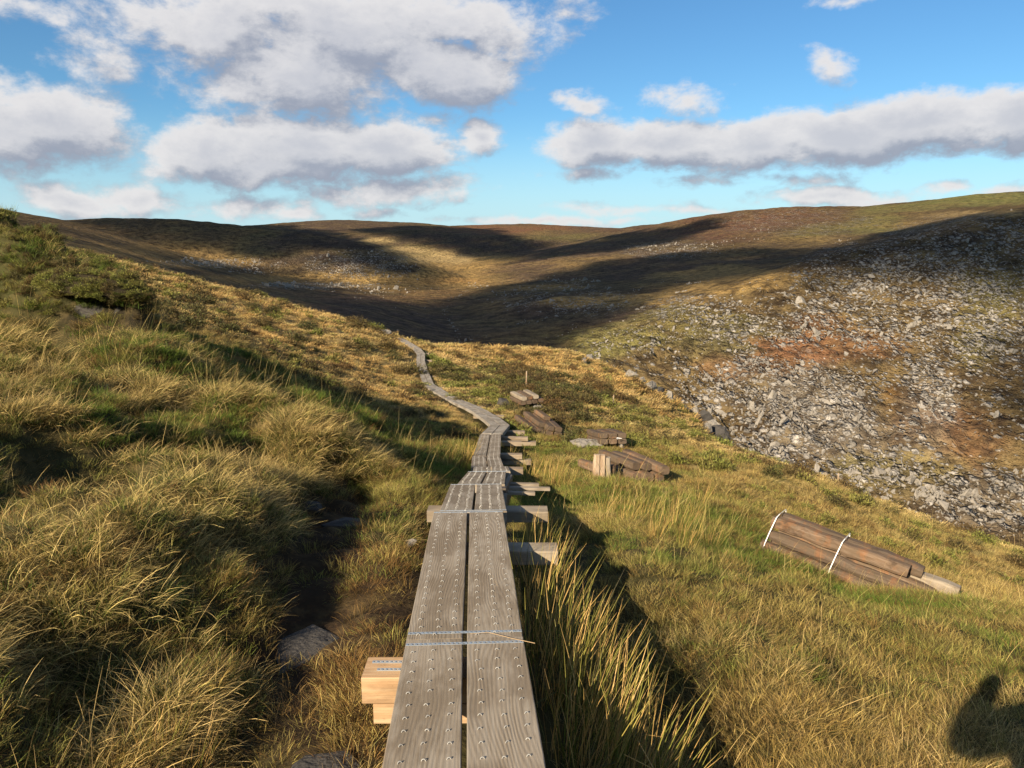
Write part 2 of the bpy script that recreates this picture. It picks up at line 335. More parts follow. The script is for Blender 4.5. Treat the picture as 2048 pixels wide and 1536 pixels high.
sd = bpy.data.lights.new('sun', 'SUN'); sd.energy = 5.0; sd.angle = math.radians(.5); sd.color = (1.0, .85, .64)
so = bpy.data.objects.new('sun', sd); C.objects.link(so); so.rotation_euler = Vector(TO_SUN).to_track_quat('Z', 'Y').to_euler(); so.location = (0, 0, 50)
S.view_settings.view_transform = 'Standard'; S.view_settings.look = 'None'; S.view_settings.exposure = 1.0; S.view_settings.gamma = 1; S.view_settings.use_curve_mapping = False
S.cycles.max_bounces = 5; S.cycles.diffuse_bounces = 3; S.cycles.transparent_max_bounces = 32; S.cycles.use_denoising = True
# ---------------------------------------------------------------- object helpers
def tag(o, label=None, cat=None, group=None, kind=None):
    if label: o['label'] = label
    if cat: o['category'] = cat
    if group: o['group'] = group
    if kind: o['kind'] = kind
    return o
def mesh_obj(name, verts, faces, mat=None, parent=None, smooth=False, attrs=None):
    me = bpy.data.meshes.new(name)
    if isinstance(faces, np.ndarray) and isinstance(verts, np.ndarray):
        k = faces.shape[1]
        me.vertices.add(len(verts)); me.vertices.foreach_set('co', np.ascontiguousarray(verts, np.float32).ravel())
        me.loops.add(faces.size); me.loops.foreach_set('vertex_index', np.ascontiguousarray(faces, np.int32).ravel())
        me.polygons.add(len(faces)); me.polygons.foreach_set('loop_start', np.arange(0, faces.size, k, dtype=np.int32))
        try: me.polygons.foreach_set('loop_total', np.full(len(faces), k, np.int32))
        except Exception: pass
        me.update(calc_edges=True)
    else:
        me.from_pydata([tuple(v) for v in verts], [], [tuple(f) for f in faces])
    if smooth: me.polygons.foreach_set('use_smooth', np.ones(len(me.polygons), bool))
    for an, (typ, arr) in (attrs or {}).items():
        a = me.attributes.new(an, typ, 'POINT')
        a.data.foreach_set('value' if typ == 'FLOAT' else ('vector' if typ == 'FLOAT_VECTOR' else 'color'), np.ascontiguousarray(arr, np.float32).ravel())
    if mat: me.materials.append(mat)
    me.update(); o = bpy.data.objects.new(name, me); C.objects.link(o)
    if parent: o.parent = parent
    return o
def empty(name, loc, rz=0):
    o = bpy.data.objects.new(name, None); C.objects.link(o); o.location = loc; o.rotation_euler = (0, 0, rz); o.empty_display_size = .2; return o
def grid_faces(nu, nv):
    i = np.arange(nu-1)[:, None]*nv+np.arange(nv-1)[None]
    return np.stack([i, i+nv, i+nv+1, i+1], -1).reshape(-1, 4)
def lin(c):  # '#rrggbb' to linear
    c = c.lstrip('#'); return tuple(((int(c[i:i+2], 16)/255+.055)/1.055)**2.4 if int(c[i:i+2], 16) > 10 else int(c[i:i+2], 16)/255/12.92 for i in (0, 2, 4))
# ---------------------------------------------------------------- the land
def theta_cols(n):
    a = np.linspace(-.66, .66, n); o = np.linspace(0, 1, 46)[1:]
    rest = .66+(math.pi-.66)*o**1.5
    return np.concatenate([-rest[::-1], a, rest])
TH = theta_cols(820)
def land(rr, detail=True):
    T, R = np.meshgrid(TH, rr, indexing='ij'); x = R*np.sin(T); y = R*np.cos(T)
    return x, y, H(x, y, detail)
def blob(px, py, cx, cy, rx, ry, soft=1.0, wob=None):
    d = np.sqrt(((px-cx)/rx)**2+((py-cy)/ry)**2)
    if wob is not None: d = d+wob
    return 1-sstep(.55, 1.25, d)
HEATH, BROWN, GOLD, OLIVE, RUST, SCREE, STRAW = (.085, .056, .042), (.16, .105, .05), (.36, .23, .08), (.17, .155, .05), (.19, .092, .046), (.175, .15, .12), (.45, .32, .14)
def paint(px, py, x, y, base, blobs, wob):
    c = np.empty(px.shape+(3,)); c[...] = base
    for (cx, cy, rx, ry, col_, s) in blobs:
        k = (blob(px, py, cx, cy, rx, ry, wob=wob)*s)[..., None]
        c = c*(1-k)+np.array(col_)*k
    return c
FARP = [(300, 480, 330, 40, BROWN, .7), (640, 510, 250, 55, (.065, .048, .036), .95), (350, 500, 240, 16, GOLD, .5), (440, 525, 160, 12, GOLD, .6), (600, 560, 200, 14, GOLD, .8), (560, 490, 90, 40, OLIVE, .4), (660, 490, 170, 28, HEATH, .85), (760, 525, 90, 26, HEATH, .7),  # darkest ellipse paints cloud shade over the left spur's heather
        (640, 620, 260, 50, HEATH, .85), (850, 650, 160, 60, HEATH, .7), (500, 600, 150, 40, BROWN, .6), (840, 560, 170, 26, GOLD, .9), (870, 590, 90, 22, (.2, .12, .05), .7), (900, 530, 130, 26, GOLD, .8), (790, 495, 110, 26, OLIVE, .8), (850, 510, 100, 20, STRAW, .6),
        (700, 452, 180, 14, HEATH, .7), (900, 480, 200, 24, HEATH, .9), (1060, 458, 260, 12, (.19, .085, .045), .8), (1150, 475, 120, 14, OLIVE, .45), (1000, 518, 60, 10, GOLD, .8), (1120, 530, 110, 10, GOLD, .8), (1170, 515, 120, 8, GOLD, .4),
        (600, 470, 70, 14, (.055, .04, .032), .9), (680, 490, 60, 15, (.055, .04, .032), .9), (750, 513, 50, 15, (.055, .04, .032), .9), (812, 538, 44, 14, (.055, .04, .032), .9), (765, 480, 45, 7, STRAW, .9), (825, 499, 55, 8, STRAW, .9), (885, 519, 60, 9, STRAW, .9), (950, 538, 60, 8, GOLD, .9), (870, 562, 90, 9, (.42, .24, .08), .8),  # crest ellipses paint cloud shade; straw ones brighten gold grass as if sunlit
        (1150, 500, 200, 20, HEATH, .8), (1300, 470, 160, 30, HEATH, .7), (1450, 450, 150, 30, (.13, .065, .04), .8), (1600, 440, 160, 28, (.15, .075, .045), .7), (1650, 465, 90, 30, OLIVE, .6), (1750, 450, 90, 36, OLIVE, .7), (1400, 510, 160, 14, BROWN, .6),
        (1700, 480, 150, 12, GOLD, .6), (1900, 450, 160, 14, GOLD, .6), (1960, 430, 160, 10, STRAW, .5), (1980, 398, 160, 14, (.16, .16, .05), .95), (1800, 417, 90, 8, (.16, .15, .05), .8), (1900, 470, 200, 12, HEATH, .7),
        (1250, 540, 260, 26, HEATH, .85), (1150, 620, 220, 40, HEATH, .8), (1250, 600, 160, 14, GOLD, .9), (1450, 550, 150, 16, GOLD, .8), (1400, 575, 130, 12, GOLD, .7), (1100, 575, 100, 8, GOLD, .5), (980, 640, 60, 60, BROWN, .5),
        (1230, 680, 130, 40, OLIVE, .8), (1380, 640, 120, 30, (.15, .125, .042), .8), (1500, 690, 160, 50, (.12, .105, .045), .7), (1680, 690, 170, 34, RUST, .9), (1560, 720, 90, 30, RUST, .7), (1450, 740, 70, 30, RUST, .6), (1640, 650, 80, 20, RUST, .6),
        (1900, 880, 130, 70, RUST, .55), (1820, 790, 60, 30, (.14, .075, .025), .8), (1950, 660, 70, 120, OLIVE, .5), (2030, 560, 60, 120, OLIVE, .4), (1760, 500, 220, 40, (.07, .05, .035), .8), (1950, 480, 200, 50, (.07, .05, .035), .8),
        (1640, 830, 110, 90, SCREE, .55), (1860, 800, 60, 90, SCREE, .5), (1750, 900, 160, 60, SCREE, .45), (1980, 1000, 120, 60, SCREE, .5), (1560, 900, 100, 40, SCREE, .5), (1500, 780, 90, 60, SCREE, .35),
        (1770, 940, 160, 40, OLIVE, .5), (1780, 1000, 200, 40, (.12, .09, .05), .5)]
# hillside under the feet, out to 137 m
rr1 = np.concatenate([[.02], np.exp(np.linspace(math.log(.35), math.log(137), 430))])
x1, y1, z1 = land(rr1)
px, py, dd = PX(x1, y1, z1)
wob = .35*fbm(x1/6, y1/6, 91, 3)
NEARP = [(680, 1250, 240, 320, (.040, .025, .016), .9), (1200, 1200, 120, 300, (.05, .045, .02), .6), (570, 640, 230, 80, (.40, .26, .10), .8), (210, 620, 110, 50, (.02, .016, .012), .95), (750, 740, 160, 80, (.34, .24, .09), .7), (1100, 730, 300, 50, (.34, .22, .08), .85), (1200, 760, 160, 40, OLIVE, .5), (980, 780, 120, 40, (.06, .042, .025), .6), (1500, 950, 400, 120, (.34, .26, .10), .7), (1900, 1100, 300, 100, (.34, .26, .10), .7), (100, 540, 200, 80, (.05, .05, .018), .8)]  # near-black ellipse at the bank's undercut: its shade painted over dark peat
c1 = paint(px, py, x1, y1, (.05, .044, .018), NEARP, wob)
# stony valley side and hills beyond
rr2 = np.concatenate([np.exp(np.linspace(math.log(132), math.log(900), 330)), np.exp(np.linspace(math.log(910), math.log(7500), 150))])
x2, y2, z2 = land(rr2)
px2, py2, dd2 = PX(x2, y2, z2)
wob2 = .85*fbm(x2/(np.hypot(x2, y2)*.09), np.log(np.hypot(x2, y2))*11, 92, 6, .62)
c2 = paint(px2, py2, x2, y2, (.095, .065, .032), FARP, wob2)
def stony(px, py, x, y):
    d = np.zeros(px.shape); r = np.hypot(x, y)
    for (cx, cy, rx, ry, a) in [(1640, 830, 120, 100, 1.0), (1860, 800, 70, 110, .9), (1750, 640, 220, 70, .7), (1500, 770, 120, 80, .7), (1850, 560, 270, 80, .75), (1980, 640, 130, 130, .65), (1700, 920, 220, 70, .8), (1960, 1000, 150, 70, .75), (1560, 900, 120, 50, .8), (1400, 620, 120, 30, .4), (1500, 660, 100, 40, .5), (1950, 480, 180, 50, .5), (720, 530, 110, 30, .45), (640, 572, 140, 8, .5), (450, 527, 130, 8, .4), (1340, 500, 100, 18, .35), (1600, 445, 200, 30, .15), (1130, 600, 160, 40, .15)]:
        d = np.maximum(d, a*blob(px, py, cx, cy, rx, ry))
    d = np.maximum(d*.82, .20*rock_mask(px, py))
    for (cx, cy, rx, ry, a) in [(1650, 700, 130, 22, .75), (1900, 890, 90, 55, .7), (1810, 790, 40, 25, .8), (1330, 690, 110, 40, .5)]:
        d = d*(1-a*blob(px, py, cx, cy, rx, ry))
    return d*sstep(150, 175, r)
def land_mat(name, far):
    m, q, b = material(name, .95, .05)
    co = q.coord('Object'); base = q.attr('tone', out='Color')
    if far:
        n1 = q.noise(co, .022, 5, .6); n2 = q.noise(q.mapping(co, sc=(1, 1, 2)), .11, 5, .65); n3 = q.noise(co, .55, 3, .6)
        v = q.mix(q.rng(n1, .42, .62, 0, .75), base, q.mix(.5, base, (.21, .15, .06)))
        v = q.mix(q.rng(n2, .48, .64, 0, .8), v, q.mix(.35, (.040, .028, .020), base))
        n4 = q.noise(q.mapping(co, rot=(0, 0, .5), sc=(1, .5, 1)), .22, 4, .7); v = q.mix(q.rng(n4, .47, .62, 0, .72), v, q.mix(.30, (.045, .031, .022), v)); v = q.mix(q.rng(n3, .52, .72, 0, .5), v, q.mix(.4, base, (.34, .27, .15)))
        st = q.attr('stony'); cl = q.noise(q.mapping(co, rot=(0, 0, .6), sc=(1, .35, 1)), .07, 6, .65)
        amt = q.m('ADD', st, q.m('MULTIPLY', q.m('SUBTRACT', cl, .5), 2.2))
        hs = []
        for sc_, th_ in ((.42, .0), (.95, .04)):
            vo = q.new('ShaderNodeTexVoronoi'); q.put(vo.inputs['Vector'], q.mapping(q.vm('ADD', co, q.vm('SCALE', q.noise(co, 1.2, 2, .5, out=1), scale=.8)), rot=(.5, .3, .6), sc=(1, .55, 1.3))); q.put(vo.inputs['Scale'], sc_)
            sr = q.new('ShaderNodeSeparateColor'); q.put(sr.inputs[0], vo.outputs['Color'])
            on = q.m('MULTIPLY', q.rng(q.m('SUBTRACT', q.m('MULTIPLY', amt, .9), sr.outputs[0]), -.02, .05), q.m('MULTIPLY', q.rng(vo.outputs['Distance'], .62/1, .38, 0, 1), q.rng(st, .02, .12)))
            hs.append(q.m('MULTIPLY', on, q.m('SUBTRACT', 1.0, vo.outputs['Distance'])))
            v = q.mix(q.m('MULTIPLY', on, .92), v, q.mix(sr.outputs[1], (.17, .155, .135), (.40, .365, .32)))
        hsv = q.new('ShaderNodeHueSaturation'); q.put(hsv.inputs['Value'], q.rng(n2, .2, .8, 1.4, .6)); q.put(hsv.inputs['Color'], v)
        q.put(b.inputs['Base Color'], hsv.outputs[0])
        h = q.m('ADD', q.m('ADD', q.m('MULTIPLY', n2, 3.0), q.m('MULTIPLY', n3, .7)), q.m('MULTIPLY', q.m('ADD', hs[0], q.m('MULTIPLY', hs[1], .5)), 1.6))
        q.put(b.inputs['Normal'], q.bump(q.m('ADD', h, q.m('MULTIPLY', n4, 2.5)), 1.0, 1.3))
    else:
        n1 = q.noise(co, .6, 5, .6); n2 = q.noise(co, 5, 5, .65)
        v = q.mix(q.rng(n1, .45, .65, 0, .55), base, q.mix(.7, base, (.032, .024, .014))); v = q.mix(q.rng(n2, .45, .65, 0, .6), v, q.mix(.5, base, (.16, .115, .05)))
        q.put(b.inputs['Base Color'], v); q.put(b.inputs['Normal'], q.bump(n2, .8, .05))
    return m
M_NEAR, M_FAR = land_mat('hillside_turf', False), land_mat('moor', True)
def land_obj(name, x, y, z, c, mat, extra=None):
    n0, n1 = x.shape; V = np.stack([x, y, z], -1).reshape(-1, 3)
    return mesh_obj(name, V, grid_faces(n0, n1)[:, ::-1], mat, smooth=True, attrs={'tone': ('FLOAT_COLOR', np.concatenate([c.reshape(-1, 3), np.ones((len(V), 1))], 1)), **(extra or {})})
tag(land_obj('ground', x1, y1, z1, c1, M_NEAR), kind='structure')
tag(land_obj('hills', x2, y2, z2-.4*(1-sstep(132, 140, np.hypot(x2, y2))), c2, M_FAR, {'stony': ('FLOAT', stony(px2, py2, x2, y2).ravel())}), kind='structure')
# ---------------------------------------------------------------- grass: tuft meshes, scattered by geometry nodes
def blade_mat(name, base, tip, var, rough=.6, trans=.33, dark=None):
    """colour runs from base to tip of a blade; 'tint' shifts a tuft between the variants"""
    m, q, b = material(name, rough, .25)
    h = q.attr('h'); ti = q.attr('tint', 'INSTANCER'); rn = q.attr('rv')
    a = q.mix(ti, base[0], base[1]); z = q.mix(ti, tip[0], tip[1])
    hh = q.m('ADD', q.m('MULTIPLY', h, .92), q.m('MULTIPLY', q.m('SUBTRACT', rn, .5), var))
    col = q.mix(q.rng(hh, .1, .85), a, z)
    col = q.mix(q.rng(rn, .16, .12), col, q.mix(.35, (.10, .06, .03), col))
    if name == 'rush_stems': col = q.mix(q.rng(rn, .60, .68), col, (.46, .27, .095))
    hsv = q.new('ShaderNodeHueSaturation'); q.put(hsv.inputs['Color'], col); q.put(hsv.inputs['Value'], q.rng(rn, 0, 1, .5, 1.4, False)); q.put(hsv.inputs['Hue'], q.rng(rn, 0, 1, .49, .512, False))
    q.put(b.inputs['Base Color'], hsv.outputs[0])
    tr = q.new('ShaderNodeBsdfTranslucent'); q.put(tr.inputs[0], hsv.outputs[0])
    mx = q.new('ShaderNodeMixShader'); mx.inputs[0].default_value = trans; q.l.new(b.outputs[0], mx.inputs[1]); q.l.new(tr.outputs[0], mx.inputs[2]); q.l.new(mx.outputs[0], q.n['Material Output'].inputs[0])
    return m
STR = (.66, .47, .18)
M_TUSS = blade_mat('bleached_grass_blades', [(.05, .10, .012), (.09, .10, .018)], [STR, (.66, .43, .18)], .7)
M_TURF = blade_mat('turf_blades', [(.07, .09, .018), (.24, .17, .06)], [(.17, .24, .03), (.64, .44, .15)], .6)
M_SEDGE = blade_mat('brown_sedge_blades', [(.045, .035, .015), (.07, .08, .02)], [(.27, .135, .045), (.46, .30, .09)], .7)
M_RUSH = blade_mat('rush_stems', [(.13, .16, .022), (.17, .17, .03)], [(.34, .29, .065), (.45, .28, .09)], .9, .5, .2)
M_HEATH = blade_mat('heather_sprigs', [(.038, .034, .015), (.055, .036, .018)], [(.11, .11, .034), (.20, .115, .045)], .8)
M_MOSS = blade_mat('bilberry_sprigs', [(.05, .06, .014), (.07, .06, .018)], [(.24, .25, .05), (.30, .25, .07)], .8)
def tuft(name, mat, n, L, spread, lean, width, curl, wind=.35, segs=3, seed=0, bend=0, taper=.25):
    r = np.random.default_rng(seed); V = []; F = []; Hh = []; R = []
    for i in range(n):
        az = r.uniform(0, 2*math.pi); rad = spread*math.sqrt(r.random()); bx, by = rad*math.cos(az), rad*math.sin(az)
        l = r.uniform(*L); le = r.uniform(*lean)*(0.5+.5*rad/max(spread, 1e-3)); a2 = az+r.normal(0, .7)
        dx, dy = math.cos(a2)*le, math.sin(a2)*le
        dx += wind*r.uniform(.5, 1.2)
        d = np.array([dx, dy, 1.0]); d /= np.linalg.norm(d)
        cu = r.uniform(*curl); w = width*r.uniform(.7, 1.3); rv = r.random()
        p = np.array([bx, by, -.02]); face = r.uniform(0, math.pi)
        brk = r.integers(1, segs+1) if r.random() < bend else 99
        side0 = np.array([math.cos(face), math.sin(face), 0]); base = len(V)
        for k in range(segs+1):
            f = k/segs; ww = w*(1-(1-taper)*f) if k < segs else w*.12
            s = side0-d*side0.dot(d); s /= np.linalg.norm(s)+1e-9
            V.append(p-s*ww/2); V.append(p+s*ww/2); Hh += [f, f]; R += [rv, rv]
            if k < segs:
                F.append((base+2*k, base+2*k+1, base+2*k+3, base+2*k+2)); p = p+d*l/segs
                out = np.array([dx+1e-3, dy, 0]); out /= np.linalg.norm(out)
                d = d+out*cu/segs-np.array([0, 0, cu*.75/segs])
                if k+1 == brk: d = d+out*r.uniform(.6, 1.6)-np.array([0, 0, r.uniform(.8, 1.8)])
                d /= np.linalg.norm(d)
    o = mesh_obj(name, np.array(V), np.array(F), mat, attrs={'h': ('FLOAT', np.array(Hh)), 'rv': ('FLOAT', np.array(R))})
    C.objects.unlink(o); return o
def heath(name, mat, n, rad, hgt, leaf, seed):
    """a low cushion: leaf-sized faces spread through its dome"""
    r = np.random.default_rng(seed); V = []; F = []; Hh = []; R = []
    for i in range(n):
        u = r.normal(size=3); u /= np.linalg.norm(u); u[2] = abs(u[2]); q = r.uniform(.45, 1.05)
        lump = 1+.25*math.sin(5*u[0]+seed)+.2*math.sin(7*u[1]-seed)
        p = np.array([u[0]*rad, u[1]*rad, u[2]*hgt])*q*lump
        a = r.normal(size=3); a /= np.linalg.norm(a); d = u+.9*a; d /= np.linalg.norm(d); s = np.cross(d, r.normal(size=3)); s /= np.linalg.norm(s)
        l = leaf*r.uniform(1.2, 3.2); w = leaf*r.uniform(.25, .6); b = len(V)
        V += [p-s*w, p+s*w, p+d*l+s*w*.3, p+d*l-s*w*.3]; F.append((b, b+1, b+2, b+3)); Hh += [max(0, q-.4)]*2+[q]*2; rv = r.random(); R += [rv]*4
    o = mesh_obj(name, np.array(V), np.array(F), mat, attrs={'h': ('FLOAT', np.array(Hh)), 'rv': ('FLOAT', np.array(R))})
    C.objects.unlink(o); return o
def coll(name, objs):
    c = bpy.data.collections.new(name)
    for i, o in enumerate(objs): c.objects.link(o)
    return c
M_FTUSS = blade_mat('distant_bleached_blades', [(.26, .22, .07), (.36, .23, .08)], [(.82, .62, .30), (.78, .47, .17)], .6)
M_FTURF = blade_mat('distant_turf_blades', [(.13, .14, .035), (.26, .20, .07)], [(.30, .30, .07), (.74, .54, .21)], .6)
M_FSEDGE = blade_mat('distant_sedge_blades', [(.13, .09, .035), (.22, .16, .055)], [(.42, .25, .09), (.66, .43, .16)], .6)
K = {}
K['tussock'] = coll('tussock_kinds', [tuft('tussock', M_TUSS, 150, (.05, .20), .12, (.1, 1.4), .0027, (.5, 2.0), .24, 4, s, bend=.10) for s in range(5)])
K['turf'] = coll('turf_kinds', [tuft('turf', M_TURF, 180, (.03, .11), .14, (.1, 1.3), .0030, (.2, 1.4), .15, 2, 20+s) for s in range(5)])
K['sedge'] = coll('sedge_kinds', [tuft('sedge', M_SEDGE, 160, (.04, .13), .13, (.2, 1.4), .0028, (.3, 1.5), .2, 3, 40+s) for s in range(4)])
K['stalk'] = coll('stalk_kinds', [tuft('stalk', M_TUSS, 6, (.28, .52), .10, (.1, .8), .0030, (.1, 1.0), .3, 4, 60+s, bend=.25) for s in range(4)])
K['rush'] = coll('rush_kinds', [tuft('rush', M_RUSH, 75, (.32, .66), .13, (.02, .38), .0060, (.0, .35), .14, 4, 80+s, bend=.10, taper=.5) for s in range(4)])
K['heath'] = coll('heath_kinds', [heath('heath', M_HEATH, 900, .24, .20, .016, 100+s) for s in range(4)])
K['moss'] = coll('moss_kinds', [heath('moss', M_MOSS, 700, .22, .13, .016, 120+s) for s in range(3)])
K['fartuss'] = coll('fartuss_kinds', [tuft('fartuss', M_FTUSS, 64, (.08, .20), .24, (.1, 1.0), .016, (.4, 1.4), .35, 3, 140+s) for s in range(4)])
K['farturf'] = coll('farturf_kinds', [tuft('farturf', M_FTURF, 60, (.05, .12), .26, (.1, 1.0), .016, (.2, 1.0), .2, 2, 160+s) for s in range(4)])
K['farsedge'] = coll('farsedge_kinds', [tuft('farsedge', M_FSEDGE, 60, (.05, .14), .26, (.1, 1.0), .016, (.2, 1.2), .2, 2, 180+s) for s in range(4)])
def scatter(name, label, coll_, P, rot, scale, tint):
    me = bpy.data.meshes.new(name); n = len(P)
    me.vertices.add(n); me.vertices.foreach_set('co', np.ascontiguousarray(P, np.float32).ravel())
    for an, ty, ar in (('rot', 'FLOAT_VECTOR', rot), ('sc', 'FLOAT_VECTOR', scale), ('tint', 'FLOAT', tint)):
        a = me.attributes.new(an, ty, 'POINT'); a.data.foreach_set('vector' if ty == 'FLOAT_VECTOR' else 'value', np.ascontiguousarray(ar, np.float32).ravel())
    me.update(); o = bpy.data.objects.new(name, me); C.objects.link(o)
    gt = bpy.data.node_groups.new(name+'_scatter', 'GeometryNodeTree')
    gt.interface.new_socket('Geometry', in_out='INPUT', socket_type='NodeSocketGeometry'); gt.interface.new_socket('Geometry', in_out='OUTPUT', socket_type='NodeSocketGeometry')
    N = gt.nodes; L = gt.links; i = N.new('NodeGroupInput'); ou = N.new('NodeGroupOutput'); iop = N.new('GeometryNodeInstanceOnPoints'); ci = N.new('GeometryNodeCollectionInfo')
    ci.inputs['Collection'].default_value = coll_; ci.inputs['Separate Children'].default_value = True; ci.inputs['Reset Children'].default_value = True
    def at(nm): a = N.new('GeometryNodeInputNamedAttribute'); a.data_type = 'FLOAT_VECTOR'; a.inputs[0].default_value = nm; return a.outputs[0]
    L.new(i.outputs[0], iop.inputs['Points']); L.new(ci.outputs[0], iop.inputs['Instance']); iop.inputs['Pick Instance'].default_value = True
    e = N.new('FunctionNodeEulerToRotation'); L.new(at('rot'), e.inputs[0]); L.new(e.outputs[0], iop.inputs['Rotation']); L.new(at('sc'), iop.inputs['Scale'])
    L.new(iop.outputs[0], ou.inputs[0])
    md = o.modifiers.new('scatter', 'NODES'); md.node_group = gt
    tag(o, label, kind='stuff'); o['category'] = 'grass' if 'stone' not in name and 'heather' not in name else ('stones' if 'stone' in name else 'heather')
    return o
def samp(n, r0, r1, th0=-.80, th1=.80, p=1.0):
    th = NR.uniform(th0, th1, n); u = NR.random(n)
    r = np.exp(np.log(r0)+(np.log(r1)-np.log(r0))*u**p) if p != 2 else np.sqrt(r0**2+(r1**2-r0**2)*u)
    x = r*np.sin(th); y = r*np.cos(th)
    return x, y
PCX, PCY = pathw[:, 0], pathw[:, 1]
def lane_d(x, y): return seg_d(x, y, pathw, pathw[:, 2])[0]
def near_x(x, y): return x-np.interp(y, PCY, PCX)
KEEP = []      # (x, y, radius) kept clear of tall growth: stones, timber
def gen(x, y, lift=0.0):
    z = H(x, y); px, py, d = PX(x, y, z)
    return z, px, py
# ---------------------------------------------------------------- timber
def wood_mat(name, a, b_, c, grain=1.0, rust=0.0, rough=.75, rings=90, knot=1.0):
    m, q, b = material(name, rough, .12)
    co = q.coord('Object'); oi = q.new('ShaderNodeObjectInfo').outputs['Random']
    sh = q.new('ShaderNodeCombineXYZ'); q.put(sh.inputs[0], q.m('MULTIPLY', oi, 13.7)); q.put(sh.inputs[1], q.m('MULTIPLY', oi, 41.3)); q.put(sh.inputs[2], q.m('MULTIPLY', oi, 5.1))
    v = q.vm('ADD', co, sh.outputs[0])
    lo = q.noise(q.mapping(v, sc=(4.2, .95, 4)), 1.0, 2, .45)            # contours of a stretched field give cathedral grain and knots
    sx = q.new('ShaderNodeSeparateXYZ'); q.put(sx.inputs[0], v)
    f = q.m('ADD', q.m('MULTIPLY', lo, 85*knot), q.m('MULTIPLY', sx.outputs[0], rings*4.6)); f = q.m('ADD', f, q.m('MULTIPLY', q.noise(q.mapping(v, sc=(30, 5, 20)), 1, 2), 1.1))
    ring = q.m('MULTIPLY', q.m('ADD', q.m('MULTIPLY', q.m('SINE', f), .5), .5), q.rng(q.noise(q.mapping(v, (3, 1, 2), sc=(7, 1.3, 5)), 1, 3, .6), .36, .62, .25, 1.0))
    fib = q.noise(q.mapping(v, sc=(240, 7, 160)), 1, 3, .6); fib2 = q.noise(q.mapping(v, sc=(70, 1.6, 60)), 1, 3, .6)
    pat = q.noise(q.mapping(v, sc=(6, 2.2, 6)), 1, 4, .6); spot = q.noise(v, 38, 3, .7)
    col = q.mix(q.m('MULTIPLY', ring, grain), a, b_); col = q.mix(q.rng(fib2, .40, .70, 0, .7), col, c)
    col = q.mix(q.rng(pat, .42, .60, 0, .75), col, q.mix(.5, b_, (.15, .11, .07)))
    hsv = q.new('ShaderNodeHueSaturation'); q.put(hsv.inputs['Color'], col); q.put(hsv.inputs['Value'], q.m('ADD', q.rng(fib, .2, .8, .78, 1.18, False), q.rng(spot, .62, .8, 0, -.22)))
    col = hsv.outputs[0]
    if rust:
        rs = q.rng(q.noise(q.mapping(v, sc=(3, 5, 3)), 1, 5, .7), .50, .66, 0, rust); col = q.mix(rs, col, (.30, .12, .04))
        dk = q.rng(q.noise(q.mapping(v, (5, 5, 5), sc=(4, 3, 4)), 1, 5, .7), .55, .68, 0, .7); col = q.mix(dk, col, (.055, .036, .024))
    q.put(b.inputs['Base Color'], col)
    hgt_ = q.m('ADD', q.m('MULTIPLY', ring, .6*grain), q.m('MULTIPLY', fib, .7)); q.put(b.inputs['Normal'], q.bump(hgt_, .55, .0022))
    return m
M_PLANK = wood_mat('weathered_grey_plank', (.32, .265, .20), (.225, .18, .13), (.35, .305, .245), rough=.88)
M_PLANK2 = wood_mat('pale_grey_plank', (.34, .30, .245), (.23, .20, .16), (.38, .34, .285), .7)
M_FRESH = wood_mat('fresh_orange_timber', (.48, .31, .17), (.38, .22, .11), (.52, .38, .23), .6, 0, .6, 120, .5)
M_BEAMT = wood_mat('dry_pale_timber', (.30, .245, .18), (.22, .175, .125), (.34, .29, .22), .5, 0, .7, 60, .5)
M_SLEEP = wood_mat('tarred_brown_sleeper', (.105, .075, .052), (.07, .048, .032), (.15, .115, .085), .5, .35, .85, 40, .4)
M_SLEEP2 = wood_mat('orange_brown_sleeper', (.16, .105, .065), (.10, .066, .042), (.22, .165, .12), .5, .40, .85, 40, .4)
M_POST = wood_mat('split_pale_timber', (.46, .35, .24), (.34, .22, .13), (.52, .43, .33), .8, .25, .8, 60, .6)
M_BEAR = wood_mat('weathered_tan_timber', (.28, .215, .15), (.19, .14, .095), (.33, .27, .20), .5, 0, .75, 80, .5)
M_DARK = wood_mat('dark_wet_timber', (.085, .07, .06), (.05, .042, .036), (.12, .105, .09), .5, 0, .6, 40, .4)
def steel(name, col, r=.45, metal=.7):
    m, q, b = material(name, r, .5); b.inputs['Metallic'].default_value = metal
    n = q.noise(q.coord('Object'), 60, 4, .6); q.put(b.inputs['Base Color'], q.mix(n, tuple(.6*c for c in col), col)); return m
M_STAPLE = steel('galvanised_staple_wire', (.62, .60, .55), .42, .35); M_STRAPM = steel('galvanised_strap_steel', (.44, .50, .56), .5, .5)
M_TAPE = material('white_strapping_tape', .5, .3)[0]; M_TAPE.node_tree.nodes['Principled BSDF'].inputs['Base Color'].default_value = (.78, .77, .74, 1)
